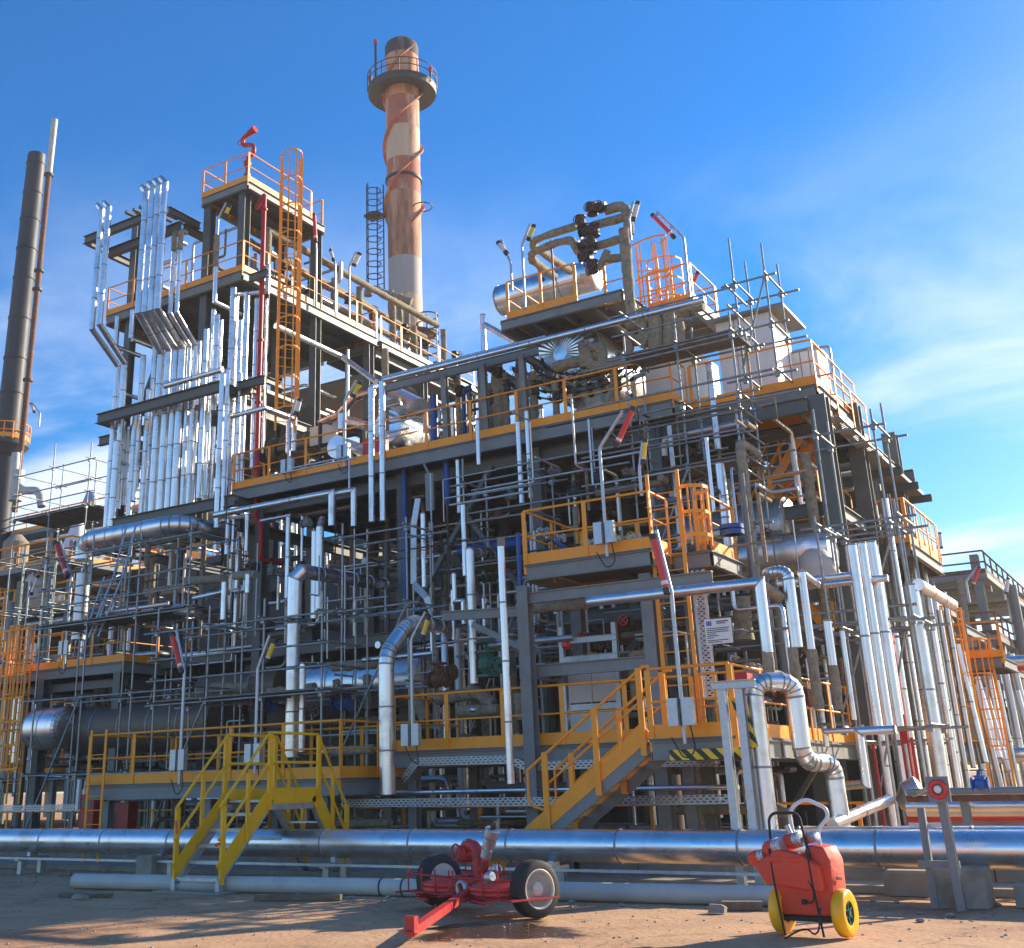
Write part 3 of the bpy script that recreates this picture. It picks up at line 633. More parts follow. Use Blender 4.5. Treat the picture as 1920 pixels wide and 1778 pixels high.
# added wall stands in for interior shade; dark floor plates and back frame
rw = thing('rear_backdrop', 'added dark ribbed building wall closing the view behind the pipe work', 'backdrop', (-26, 39.5, 0))
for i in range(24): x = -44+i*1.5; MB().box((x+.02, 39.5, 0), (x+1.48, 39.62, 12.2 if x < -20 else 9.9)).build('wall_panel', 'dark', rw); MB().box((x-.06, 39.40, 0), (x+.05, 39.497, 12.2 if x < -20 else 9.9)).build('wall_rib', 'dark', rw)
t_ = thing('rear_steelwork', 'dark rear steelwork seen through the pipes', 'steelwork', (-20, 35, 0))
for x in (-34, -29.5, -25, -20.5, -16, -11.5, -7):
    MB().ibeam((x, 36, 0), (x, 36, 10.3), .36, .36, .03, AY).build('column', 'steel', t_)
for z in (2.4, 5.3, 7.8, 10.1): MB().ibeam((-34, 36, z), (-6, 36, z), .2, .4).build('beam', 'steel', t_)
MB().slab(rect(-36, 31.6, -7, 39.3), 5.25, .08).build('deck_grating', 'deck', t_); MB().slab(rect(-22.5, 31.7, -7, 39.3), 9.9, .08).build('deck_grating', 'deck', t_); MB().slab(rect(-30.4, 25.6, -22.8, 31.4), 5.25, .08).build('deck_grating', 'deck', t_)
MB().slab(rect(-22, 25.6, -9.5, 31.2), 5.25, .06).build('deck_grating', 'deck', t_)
# ================================================================== left tower
TX0, TX1 = PY(199, 591, 25.2).x, PY(455, 505, 25.2).x; TZ = 17.85
TT = PY(458, 340, 25.2); TTZ = TT.z; TTX0 = PY(378, 371, 25.2).x
def tower():
    YB = 32.8
    platform('orange railed tower platform behind the bank of tall silver pipes', rect(TX0, 25.2, TX1, YB), TZ, [[(TX0+.03, 27), (TX0+.03, 25.23), (TX1-.03, 25.23), (TX1-.03, YB-.05)], [(TX0+.1, YB-.1), (TX1-.1, YB-.1)]], bear=1.0, beam=.32)
    platform('topmost orange railed tower platform under the red fire monitor', rect(TTX0, 25.2, TX1+.1, 29.4), TTZ, [[(TTX0+.03, 29.3), (TTX0+.03, 25.23), (TX1+.07, 25.23), (TX1+.07, 28.6)], [(TTX0+.03, 29.35), (TX1, 29.35)]], bear=1.0)
    xs = (TX0+.9, TTX0+.15, TX1-.25)
    cols = [(xs[0], 25.6, 9, TZ+4.0), (xs[1], 25.5, 9, TTZ-.3), (xs[2], 25.45, TZ, TTZ-.3), (xs[2]+.1, 29.2, 0, TTZ-.3), (xs[1], 29.2, 9, TTZ-.3), (xs[0], 32.4, 0, TZ), (xs[2]+.1, 32.4, 0, TZ-.3), (TX1-.15, 26.4, 0, TZ-.2), (xs[0], 28.6, 0, TZ-.2)]
    beams = []
    for z in (5.3, 9.3, 13.2): beams += [((TX0-.2, 25.5, z), (TX1, 25.5, z), .32), ((TX1-.15, 25.5, z), (TX1-.15, 32.5, z), .34), ((TX0+.6, 25.5, z), (TX0+.6, 32.5, z), .3), ((TX0, 32.4, z), (TX1, 32.4, z), .32)]
    frame('steel frame of the tall left tower', cols, beams, [((TX0+1.2, 25.7, 13.4), (TX0+3, 25.7, 17.3)), ((TX1-.1, 29.3, 10), (TX1-.1, 32.2, 13)), ((TX0+1, 32.3, 5.5), (TX1-2, 32.3, 9))])
    # pipe guide brackets: projecting horizontal beams
    def br(lab, s, e, w=.26, back=None):
        a = PY(*s); b = slide(a, AX, x=e)
        t = thing('pipe_guide', lab, 'pipe bracket', a)
        MB().ibeam(a, b, w*.6, w).build('beam', 'steel', t)
        if back:
            for q in (a, b): MB().ibeam(q+AY*.1, q+AY*back, w*.5, w*.8).build('arm', 'steel', t)
    br('uppermost grey guide beam around the hooked pipe tops', (159, 452, 24.0), 312, .30, 1.6)
    MB_ = br('second grey guide beam behind the hooked pipes', (204, 476, 25.0), 340, .34, 1.2)
    br('long grey guide beam halfway down the silver pipe bank', (183, 787, 24.0), 414, .34, 1.3)
    br('grey guide beam near the foot of the silver pipe bank', (205, 985, 24.1), 440, .34, 1.2)
    br('short grey bracket beside the red riser', (445, 725, 24.6), 496, .26, .8)
    br('grey bracket between the tower platform and the red riser', (467, 523, 24.5), 503, .24, .8)
    br('small grey bracket left of the paired front pipes', (427, 797-55, 24.7), 470, .24, .6)
tower()
ladder('tall orange caged ladder on the right side of the left tower', (PY(549, 600, 25.4).x-.05, 25.2), PY(548, 806, 25.2).z, PY(548, 296, 25.2).z, wd=(.55, .835, 0), out=(.835, -.55, 0), cage=PY(548, 770, 25.2).z, w=.62)
# fire monitor on top
def monitor(c, s, lab):
    t = thing('fire_monitor', lab, 'fire monitor', c); c = Vector(c)
    MB().lathe([(.13, 0), (.13, .06), (.07, .07), (.07, .5), (.12, .52), (.12, .62), (.07, .64), (.07, .95), (.13, .97), (.13, 1.08)], c, AZ, 12, sharp=True).build('base_pipe', 'red', t)
    P = [c+Vector(v)*s for v in ((0, 0, 1.0), (0, 0, 1.35), (.30, 0, 1.5), (.30, 0, 1.8), (.02, 0, 1.95), (-.28, 0, 2.0), (-.3, 0, 2.35), (.0, 0, 2.42))]
    MB().tube(arc(P, .18*s, 4), .085*s, 10).build('swivel_pipe', 'red', t)
    MB().lathe([(.09*s, 0), (.09*s, .1), (.12*s, .12), (.12*s, .3), (.15*s, .32), (.15*s, .42)], c+Vector((-.1, 0, 2.42))*s, Vector((1, 0, .25)), 12, sharp=True).build('nozzle', 'red', t)
    MB().torus(c+Vector((-.05, -.12, 1.3))*s, AY, .11*s, .015, 12, 5).build('handwheel', 'red', t)
    MB().torus(c+Vector((-.32, -.12, 2.1))*s, AY, .11*s, .015, 12, 5).build('handwheel', 'red', t)
q = PY(459, 345, 25.6); monitor((q.x, 25.7, TTZ), .92, 'red water monitor standing on the topmost tower platform')
# hooked and vertical pipes of the tower
def hook(lab, xt, yt, xv, yv, yb, dg=None, bot=None, w=10, Yf=23.0, Yb=24.4, m='clad'):
    """pipe with a bent-over open top; vertical, then a step back (dg) to the wall plane, then down to bot"""
    a = PY(xv, yv, Yf); v = [a+Vector((-.17, -.06, .22)), a, slide(a, AZ, y=yb)]
    if dg: b = PY(dg[0], dg[1], Yb); v += [b, slide(b, AZ, y=bot)]
    return clad_pipe(lab, v, pxm(a, w)*.56, m, sec=1.05, n=10, cat='pipe')
G = 'tall silver pipes with bent tops'
hk = [(185, 378, 190.6, 393, 617, (221, 686), 990, 9.5), (197, 376, 204, 389, 608, (234.5, 682), 940, 10),
      (270, 343, 275, 360, 586, (302, 662), 968, 12), (281, 339, 287, 354, 584, (317, 657), 965, 12), (292, 336, 297.6, 348, 581, (330.6, 654), 962, 11), (304, 331, 309.7, 343, 578, (342, 652), 960, 12)]
hl = ['leftmost tall silver pipe with an open bent top at the tower edge', 'second tall silver pipe with a bent top at the tower edge', 'leftmost of the four close silver pipes with hooked tops', 'second of the four close silver pipes with hooked tops', 'third of the four close silver pipes with hooked tops', 'rightmost of the four close silver pipes with hooked tops']
for (xt, yt, xv, yv, yb, dg, bot, w_), l in zip(hk, hl): hook(l, xt, yt, xv, yv, yb, dg, bot, w_)
for i, (x0, y0, yi, x1, y1, xd, yd, bot) in enumerate(((325.6, 472, 436, 320.5, 588, 356, 649, 955), (337.5, 469, 432, 332, 586, 367, 647, 953))):
    a = PY(x0, y0, 23.5); b = PY(xd, yd, 24.5); r = pxm(a, 8.5)/2
    clad_pipe('%s silver pipe rising to a muddy lagged end beside the hooked four' % ('left' if i == 0 else 'right'), [a, slide(a, AZ, y=y1), b, slide(b, AZ, y=bot)], r, n=10, sec=1.2)
    mud_pipe('%s muddy lagged pipe end above the silver pair under the guide beam' % ('left' if i == 0 else 'right'), [a+AZ*.02, slide(a, AZ, y=yi), slide(slide(a, AZ, y=yi), AY, x=x0+12)], r*1.15)
# lower bank of verticals  (x at mid, top y, bottom y, width, plane)
bank = [(226, 790, 955, 9, 25.0), (236, 800, 948, 8, 25.2), (302, 770, 958, 9, 24.9), (314, 775, 960, 8, 25.1), (326, 780, 955, 9, 24.8), (371, 640, 760, 8, 25.0), (386, 770, 950, 8, 24.9), (397, 800, 945, 9, 25.1), (446, 700, 930, 8, 24.7),
        (214, 827, 988, 11, 24.1), (248, 581, 635, 9, 24.6), (260, 667, 940, 9, 24.7), (219, 593, 649, 8, 24.8), (247.5, 770, 972, 9, 24.6), (272, 730, 968, 9, 24.8), (281, 650, 965, 8, 24.9), (291, 655, 962, 8, 25.0),
        (380, 617, 935, 9, 24.5), (393, 580, 930, 8, 24.8), (404, 590, 770, 9, 24.5), (430, 540, 960, 10, 24.7), (436, 553, 935, 9, 25.0), (445, 600, 950, 8, 24.9), (457, 548, 930, 9, 24.9), (478, 560, 880, 9, 25.0), (496, 560, 850, 4, 25.1), (350, 770, 955, 8, 25.0), (364, 770, 950, 8, 25.0), (411, 600, 760, 8, 25.0)]
bl = sorted(range(len(bank)), key=lambda i: bank[i][0])
for rk, i in enumerate(bl):
    x, y0, y1, w_, Y = bank[i]; a = PY(x, (y0+y1)/2, Y)
    clad_pipe('%s straight silver pipe from the left in the lower bank of the left tower' % (ORD[rk] if rk < 18 else (str(rk+1)+'th')), [slide(a, AZ, y=y0), slide(a, AZ, y=y1)], pxm(a, w_)*.60, n=10, sec=1.1, group='straight pipes of the tower bank')
clad_pipe('thick silver pipe hanging at the front left of the upper platform', [PY(417.5, 700, 24.0), slide(PY(417.5, 700, 24.0), AZ, y=990)], .09, n=12, sec=1.3)
clad_pipe('thinner silver pipe beside the thick one at the platform end', [PY(428, 692, 24.05), slide(PY(428, 692, 24.05), AZ, y=966)], .07, n=12, sec=1.3)
R_ = lambda *a: route(*a)
clad_pipe('wide bright level duct pipe across the middle of the pipe bank', R_((309, 724, 24.0), ('x', 418)), .095, n=10, sec=1.4)
clad_pipe('silver pipe stepping down then right under the tower platform', R_((405, 500, 24.6), ('v', 566), ('y', 452)), .075, n=10)
mud_pipe('muddy lagged riser on the tower beside the yellow floodlight', R_((406.5, 442, 24.6), ('v', 500)), .10)
clad_pipe('short silver pipe dropping past the red riser then turning left', R_((503, 497, 25.0), ('v', 547), ('p', 440, 553, 24.9)), .075, n=10)
clad_pipe('bright silver rail pipe turning the corner beside the red riser', R_((434, 781, 24.3), ('x', 497), ('y', 552), ('v', 846)), .085, n=12, sec=1.2)
clad_pipe('silver drop pipe beside the floodlight at the caged ladder foot', R_((541, 776, 25.6), ('v', 850)), .07, n=10)
clad_pipe('glaring long silver pipe along the right flank of the left tower', R_((517, 611, 26.0), ('y', 640), ('p', 705, 716, 29.0)), .10, n=12, sec=1.5)
for i, (a, b) in enumerate((((223, 735), (300, 745)), ((224, 840), (270, 850)), ((224, 868), (262, 892)))):
    clad_pipe('%s short crossing pipe behind the left pipe bank' % ('upper', 'middle', 'lower')[i] if 0 else '%s of three short crossing pipes low in the left bank' % ('uppermost', 'middle', 'lowest')[i], R_((a[0], a[1], 24.9), ('y', b[0])), .07, n=10)
for i, (x, yy, x2, w_) in enumerate(((216, 650, 262, 9), (248, 636, 290, 9))):
    clad_pipe('%s dark sided pipe elbow running back under the tower platform' % ('left' if i == 0 else 'right'), R_((x, yy, 24.6), ('y', x2)), .085, 'clad2', n=10)
# red riser
rp = route((496, 365, 24.9), ('v', 968)); 
tr = tag(MB().tube(arc([rp[0]+Vector((-.9, .6, .05)), rp[0], rp[1], rp[1]+Vector((.25, 0, -.35)), slide(rp[1]+Vector((.25, 0, -.35)), AZ, y=1048), slide(rp[1]+Vector((.25, 0, -.35)), AZ, y=1048)+AY*1.0], .12, 3), .078, 10).build('fire_water_riser', 'red'), 'long red fire water riser down the left tower', 'pipe')
for yy in (395, 520, 640, 757, 880): MB().lathe([(.12, 0), (.12, .06)], slide(rp[0], AZ, y=yy), AZ, 10, sharp=True).build('flange', 'red', tr)
# cantilever stubs
for i, x in enumerate((236, 250, 262, 273)):
    tag(MB().tube([PY(x, 398-i*5, 24.0), PY(x, 398-i*5, 24.0)+AY*1.4+AX*.1], .07, 10).build('pipe_stub', 'steel'), '%s grey pipe stub pointing out above the upper guide beam' % ORD[i], 'pipe', 'pipe stubs above the guide beam')
# tower side: lagged pipe rack and rail further back
for k, (z, Y0_, Y1_, x_, r) in enumerate(((TZ+2.4, 27.0, 38, -.6, .13), (TZ+2.2, 27.5, 38.5, -1.6, .15), (TZ+1.7, 27.5, 37, -.9, .10), (TZ+2.9, 28, 36, -2.4, .12), (TZ+1.2, 28, 38, -1.2, .12))):
    mud_pipe('%s muddy lagged pipe running back along the tower flank' % ('highest', 'upper thick', 'middle thin', 'rear', 'lowest')[(3, 0, 2, 1, 4)[k]] if 0 else '%s of the muddy lagged pipes above the tower flank' % ('first', 'second', 'third', 'fourth', 'fifth')[k], [(TX1+x_, Y0_, z), (TX1+x_, Y1_, z)], r)
platform('narrow back walkway with orange rail along the tower flank', rect(TX1-2.6, 32.9, TX1+.1, 40), TZ-.1, [[(TX1, 33), (TX1, 39.9)]], bear=0)
tfl = frame('steel portal frame of the tower flank', [(TX1-.1, 36, 0, TZ-.3), (TX1-.1, 39.8, 0, TZ-.3), (TX1-2.6, 39.8, 0, TZ-.3)], [((TX1-.1, 32.8, z), (TX1-.1, 40, z), .4) for z in (9.5, 13.4, TZ-.6)]+[((TX1-2.6, 39.8, z), (TX1, 39.8, z), .35) for z in (9.5, 13.4)])
for i in range(7):
    y = 27+i*1.9; x = TX1-.55-.25*(i % 2)
    mud_pipe('%s muddy lagged stand pipe along the tower flank' % ORD[i], [(x, y, TZ+.1), (x, y, TZ+2.3-.2*(i % 3))], .13)
    valve('%s dark valve on the lagged pipes of the tower flank' % ORD[i], (x+.1, y+.7, TZ+1.3), AZ, .09, 'dark', 'rust', AX, 'valves on the tower flank')
for i, (px, py0, py1) in enumerate(((733, 545, 605), (749, 552, 620), (763, 560, 640))):
    mud_pipe('%s muddy drop pipe at the end of the lagged rack' % ORD[i], R_((px, py0, 37.5), ('v', py1)), .13)
    clad_pipe('%s silver drop pipe in front of the tall chimney foot' % ORD[i], R_((px, py1, 37.5), ('v', 700)), .12, n=10)
mud_pipe('thick muddy lagged loop joining the rack end', R_((690, 555, 36.5), ('v', 540), ('p', 772, 566, 37.2)), .16)
mud_pipe('pale lagged vertical pipe where the silver pipes meet', R_((722, 655, 30), ('v', 712)), .13)
# underside plate of the flank
t_ = tag(MB().slab(rect(TX1-5.5, 26, TX1-.35, 32.2), 14.2, .12).build('soffit_plate', 'steel2'), 'pale grey floor plate low in the right flank of the tower', 'plate')
t_ = tag(MB().slab(rect(TX1-6, 33, TX1-.3, 40), TZ-1.2, .1).build('soffit_plate', 'steel2'), 'pale grey soffit plate beneath the tower flank', 'plate')
# diag pipe and pair
clad_pipe('long silver pipe slanting up right above the upper platform', R_((716, 714, 24.2), ('x', 1322)), pxm(PY(1000, 650, 24.2), 12)/2, n=14, sec=1.7)
clad_pipe('right of the two long silver drop pipes over the platform rail', R_((716, 714, 24.15), ('v', 977)), .088, n=12, sec=1.35)
clad_pipe('left of the two long silver drop pipes over the platform rail', R_((704, 724, 25.0), ('p', 696, 728, 24.15), ('v', 979)), .088, n=12, sec=1.35)
tr = thing('pipe_bridge', 'grey channel beams carrying the slanting silver pipe', 'pipe bridge', PY(740, 722, 24.9))
a = PY(722, 728, 24.8); b = slide(a, AX, x=1010); MB().ibeam(a, b, .12, .24).build('beam', 'steel2', tr)
for x in (832, 905, 978):
    q = slide(a, AX, x=x); MB().ibeam(q, q+AY*3.2, .12, .2).build('arm', 'steel2', tr); MB().ibeam((q.x, 24.9, ZU), q, .16, .16, None, AY).build('column', 'steel2', tr)
MB().tube([a+Vector((0, -.15, .28)), b+Vector((.3, -.15, .28))], .04, 8).build('conduit', 'galv', tr)
# ================================================================== equipment on the upper platform
drum('small silver exchanger with a flat grey end behind the platform rail', PY(632, 838, 25.6), AY, .34, 2.4, 'clad', head='flat')
drum('larger silver exchanger with a flat end behind the paired pipes', PY(728, 800, 26.8), AY, .5, 3.4, 'clad', head='flat')
drum('silver cylinder tilted up behind the slanting pipe', PY(738, 745, 28), Vector((.8, -.5, -.5)).normalized(), .36, 2.2, 'clad', head='flat')
drum('dark ribbed exchanger behind the left end of the upper rail', PY(455, 868, 27), AX, .55, 4.0, 'cladd', 20, head='flat', sec=.5)
plain_pipe('thick dark manifold pipe above the ribbed exchanger', R_((520, 845, 26.5), ('x', 600)), .16, 'cladd')
drum('dark tanned exchanger body low behind the rail', PY(650, 880, 27.5), AX, .35, 2.5, 'clad2', head='flat')
clad_pipe('copper toned large pipe curving behind the floodlight', R_((600, 793, 26.6), ('p', 635, 778, 26.6), ('p', 665, 746, 26.6), ('p', 700, 735, 26.6)), .13, 'cu', n=12)
clad_pipe('short silver nozzle above the small exchanger', R_((640, 775, 26), ('v', 806)), .12, n=12)
clad_pipe('conical silver pipe entering the paired drop pipes', R_((655, 790, 26), ('p', 690, 800, 25.6)), .15, n=12)
tag(MB().box(PY(583, 806, 26.3)-Vector((0, .05, .55)), PY(632, 806, 26.3)+Vector((0, .05, .25))).build('cream_panel', 'cream'), 'cream equipment panel left of the small exchanger', 'panel')
tag(MB().box((PY(680, 850, 25.5).x, 25.5, ZU), (PY(710, 850, 25.5).x, 26.0, ZU+1.0)).build('red_box', 'red'), 'dull red box behind the paired silver drop pipes', 'box')
# blue pipes
def blue(lab, pts, r): return plain_pipe(lab, pts, r, 'blue', flanges=False)
blue('short thick blue pipe on the upper platform', R_((813, 742, 25.6), ('v', 838)), .115)
blue('blue pipe with an elbow beside the lagged valves', R_((888, 727, 26.0), ('x', 868), ('v', 820)), .10)
blue('long blue pipe hanging deep below the upper platform', R_((757, 882, 24.9), ('v', 1139)), .075)
blue('short blue pipe end hanging below the upper platform', R_((837, 866, 24.9), ('v', 947)), .085)
blue('blue riser behind the mid platform column', R_((971, 1000, 21.5), ('v', 1248)), .055)
blue('large level blue pipe in the shade behind the middle pipes', R_((862, 1035, 26), ('x', 1000)), .17)
blue('slanting blue strut pipe behind the mid platform rail', [PY(1040, 1015, 21.2), PY(1075, 1038, 21.4)], .05)
plain_pipe('short blue capped nozzle right of the mid platform', R_((1371, 985, 21.6), ('v', 1003)), .16, 'blue')
# lagged valve stands behind the upper rail (px x, top y, r)
LV = [(902, 690, .12), (931, 672, .17), (946, 700, .10), (974, 668, .13), (998, 700, .12), (858, 705, .09), (918, 720, .09), (1040, 715, .10), (1150, 690, .12)]
for i, (x, y, r) in enumerate(LV):
    a = PY(x, y, 25.4); mud_pipe('%s muddy lagged valve stand behind the upper platform rail' % ORD[i], [a, Vector((a.x, a.y, ZU+.05))], r, seed=i+1)
    valve('%s dark valve fixed on the lagged stands of the upper platform' % ORD[i], a+Vector((.12, -.1, -.5)), AZ, .07, 'dark', 'rust', -AY if i % 2 else AZ, 'valves on the upper platform stands')
mud_pipe('long muddy lagged header lying across the valve stands', R_((1040, 690, 25.3), ('p', 1130, 665, 25.3)), .15)
mud_pipe('muddy lagged header in front of the radial headed vessel', R_((1095, 640, 25.2), ('v', 655), ('p', 1110, 690, 25.2), ('x', 1170)), .16)
mud_pipe('muddy lagged arch pipe over the vessel manifold', R_((1096, 690, 25.2), ('v', 655), ('x', 1128), ('v', 700)), .13)
# radial-head vessel with valve rows
VC = PY(1059, 668, 26.2)
drum('big silver vessel with a fluted radial head under the top deck', VC, AY, 1.08, 4.2, 'clad', 40)
mt = thing('valve_manifold', 'curved rows of small dark valves in front of the radial vessel', 'manifold', VC+Vector((0, -.8, -1)))
for row in range(5):
    rr = 1.15+row*.27
    for j in range(15):
        th = math.radians(-82+j*9.4); q = PY(1085, 690, 25.5)+Vector((math.sin(th)*rr*1.1+.2, 0, -math.cos(th)*rr*.62+.55))
        MB().lathe([(.035, -.07), (.05, -.03), (.05, .03), (.035, .07)], q, (math.cos(th), 0, math.sin(th)), 6).torus(q-AY*.12, AY, .055, .012, 8, 4).bar(q, q-AY*.12, .02, .02).build('small_valve', 'dark', mt)
    pp = [PY(1085, 690, 25.6)+Vector((math.sin(math.radians(-85+a*9))*rr*1.1+.2, 0, -math.cos(math.radians(-85+a*9))*rr*.62+.55)) for a in range(16)]
    MB().tube(pp, .028, 6).build('manifold_tube', 'rust' if row % 2 else 'clad2', mt)
t_ = drum('bare tan lagged casing behind the valve rows', PY(1110, 735, 26.0), AY, .55, 2, 'cu', 24, head='flat')
# top deck
DZ = PY(938, 602, 25.0).z; DX0, DX1 = PY(938, 602, 25.0).x, PY(1166, 535, 25.0).x
platform('high top deck with orange rail beside the silver drum', rect(DX0, 25.0, DX1, 28.3), DZ, [[(DX0+.25, 27), (DX0+.25, 25.03), (DX0+2.3, 25.03)], [(DX0+2.9, 25.6), (DX1, 25.6)], [(DX0+.2, 28.2), (DX1, 28.2)]], bear=.9, beam=.26)
drum('long silver drum with a domed end above the top deck', PY(940, 570, 28.9)+AZ*.1, AX, .50, 3.3, 'clad', 28)
# lagged column and its arms
a = PY(1182, 592, 25.0); r = pxm(a, 21)/2
mud_pipe('thick muddy lagged column rising past the top deck', R_((1184, 594, 25.0), ('v', 430)), r, n=14)
mud_pipe('highest lagged pipe arching over the column top', R_((1180, 440, 25.2), ('v', 382), ('x', 1135)), .13, rad=.35)
mud_pipe('lagged arm pipe just below the arch', [PY(1180, 405, 25.3), PY(1108, 425, 25.3)], .11)
mud_pipe('lagged arm pipe running left to the upper bend', [PY(1082, 424, 25.3), PY(1030, 440, 25.3), PY(1000, 452, 25.3), PY(1000, 462, 25.5), PY(1070, 510, 28)], .11)
mud_pipe('lower lagged pipe with a step bend over the rail', [PY(1175, 445, 25.3), PY(1118, 462, 25.3), PY(1085, 475, 25.3), PY(1072, 450, 25.3), PY(1045, 455, 25.3), PY(996, 475, 25.3), PY(998, 488, 25.5), PY(1040, 520, 27)], .11)
mud_pipe('lagged arm pipe level with the ladder cage', [PY(1178, 482, 25.2), PY(1128, 487, 25.2)], .10)
mud_pipe('short bent lagged outlet low on the top deck', [PY(1140, 470, 25.2), PY(1125, 500, 25.2), PY(1100, 512, 25.2)], .10)
for i, (x, y) in enumerate(((1110, 393), (1126, 391), (1090, 417), (1098, 436), (1115, 432), (1096, 458), (1110, 455), (1098, 483), (1112, 500), (1104, 470))):
    valve('%s dark valve in the cluster above the top deck' % ORD[i], PY(x, y, 25.1), AX if i % 2 else AZ, .085, 'dark', 'rust', (AZ, -AY, AX)[i % 3] if i % 2 else (-AY, AX)[i % 2], 'valves in the top deck cluster', .2)
plain_pipe('thin grey stay pole behind the top deck rail', R_((1040, 560, 25.3), ('v', 450)), .03, 'steel', flanges=False)
clad_pipe('short silver riser left of the top deck', R_((905, 590, 28), ('v', 665)), .09, n=10)
clad_pipe('silver pipe sloping down under the top deck', [PY(910, 610, 27.5), PY(1000, 660, 26.5)], .10, n=10)
# lagged pipes behind the scaffold at the right of the vessel
for i, (p0, p1, r) in enumerate((((1175, 610), (1240, 592), .14), ((1190, 640), (1225, 628), .16), ((1230, 600), (1232, 660), .20), ((1255, 590), (1257, 650), .17), ((1240, 585), (1320, 575), .13), ((1178, 625), (1182, 690), .15), ((1270, 600), (1274, 650), .15), ((1205, 600), (1208, 650), .12))):
    mud_pipe('%s lagged pipe in the cluster between the vessel and the orange cage' % ORD[i], [PY(*p0, 25.7), PY(*p1, 25.7)], r, seed=20+i)
# orange cage tower at top right
CX0, CX1 = PY(1200, 590, 27).x, PY(1300, 575, 27).x; CZ = PY(1240, 577, 27).z
platform('small orange caged landing right of the lagged column', rect(CX0, 27, CX1, 29), CZ, [[(CX0+.3, 27.03), (CX1, 27.03), (CX1, 28.9)], [(CX0, 28.95), (CX1, 28.95)]], bear=0)
ladder('orange caged ladder with round hoops right of the lagged column', (PY(1215, 500, 26.8).x, 26.75), ZU, PY(1210, 460, 26.8).z, wd=(.9, .43, 0), out=(.43, -.9, 0) if 0 else (.9, -.43, 0), cage=CZ-.3, w=.5)
t_ = thing('ladder_cage', 'round orange hoop cage standing above the small landing', 'ladder cage', (CX0+.9, 27.4, CZ))
cc = Vector((PY(1245, 520, 27.4).x, 27.5, 0))
for z in (CZ+.35, CZ+.9, CZ+1.5):
    mb = MB(); pp = [cc+AZ*z+Vector((math.cos(a)*.5, math.sin(a)*.5, 0)) for a in [math.radians(i*30) for i in range(13)]]
    for q in range(12): mb.bar(pp[q], pp[q+1], .012, .05)
    mb.build('cage_hoop', 'orange', t_)
for i in range(8): a = math.radians(i*45); q = cc+Vector((math.cos(a)*.5, math.sin(a)*.5, 0)); MB().bar(q+AZ*CZ, q+AZ*(CZ+1.5), .04, .012, Vector((math.cos(a), math.sin(a), 0))).build('cage_strap', 'orange', t_)
t_ = tag(MB().box((PY(1195, 730, 26).x, 26.6, ZU+.05), (PY(1290, 720, 26).x, 28.5, ZU+2.0)).build('bright_cabinet', 'white'), 'shining white cabinet behind the upper rail near the scaffold', 'cabinet')
# white boxes at the corner
def whitebox(lab, x0, x1, y0, y1, z0, z1, name='control_hut', ov=1.0):
    t = thing(name, lab, 'cabinet', ((x0+x1)/2, y0, z0))
    n = 3
    for i in range(n):
        a = x0+(x1-x0)*i/n; b = x0+(x1-x0)*(i+1)/n; MB().box((a+.01, y0, z0), (b-.01, y0+.04, z1)).build('wall_panel', 'white', t)
    MB().box((x1-.04, y0+.045, z0), (x1, y1, z1)).build('wall_panel', 'white', t); MB().box((x0, y0+.045, z0), (x0+.04, y1, z1)).build('wall_panel', 'white', t); MB().box((x0+.045, y1-.04, z0), (x1-.045, y1, z1)).build('wall_panel', 'white', t)
    MB().box((x0-.2*ov, y0-.25*ov, z1+.003), (x1+.40*ov, y1+.2*ov, z1+.07)).build('roof', 'steel2', t)
wb = PY(1442, 584, 27.2); x0 = PY(1340, 600, 27.2).x
whitebox('large white control hut with a flat overhanging roof', x0, wb.x+.02, 27.2, 28.8, ZU+.02, wb.z)
x2 = PY(1508, 650, 27.6).x
whitebox('narrow white cabinet at the corner of the upper platform', x2-.7, x2, 28.9, 29.9, ZU+.02, PY(1500, 660, 28.9).z, 'cabinet', .12)
# right side extras: far landing cage, canopy, ducts
LZ = PX_(1628, 838, -6.0); platform('orange railed landing far back on the right side', rect(-8.2, LZ.y-3.2, -5.9, LZ.y), LZ.z, [[(-8, LZ.y-3.17), (-5.93, LZ.y-3.17), (-5.93, LZ.y-.1)]], bear=0)
cn = thing('steel_canopy', 'grey overhanging steel canopy on the right side', 'canopy', (-5.6, 30, 9.3))
MB().slab(rect(-6.3, 29, -5.6, 34.6), 9.25, .10).build('deck_plate', 'steel2', cn)
for y in (30.5, 32.5, 34.3): MB().ibeam((-6.3, y, 9.0), (-5.35, y, 9.0), .12, .2).build('outrigger', 'steel', cn)
t_ = thing('cable_duct', 'tall galvanised cable duct with a bend down the right side', 'duct', (-5.6, 29.5, 3))
q = PY(1600, 812, 29.6); a = slide(q, AZ, y=1195)
MB().bar(q-AY*.8+AZ*.0, q, .12, .32).build('duct_section', 'galv', t_)
for k in range(4): MB().bar(q.lerp(a, k/4), q.lerp(a, (k+1)/4-.004), .36, .12, AY).build('duct_section', 'galv', t_)
t_ = thing('cable_ladder', 'galvanised cable ladder sloping under the right upper platform', 'cable tray', (-6.0, 27, 9.2))
MB().bar((-5.85, 25.8, 9.35), (-5.75, 29.5, 9.2), .35, .06).build('side_rail', 'perf', t_)
plain_pipe('bent grey post at the right corner rail', R_((1565, 722, 28.5), ('v', 650), ('p', 1515, 655, 28.5)), .04, 'galv', flanges=False)
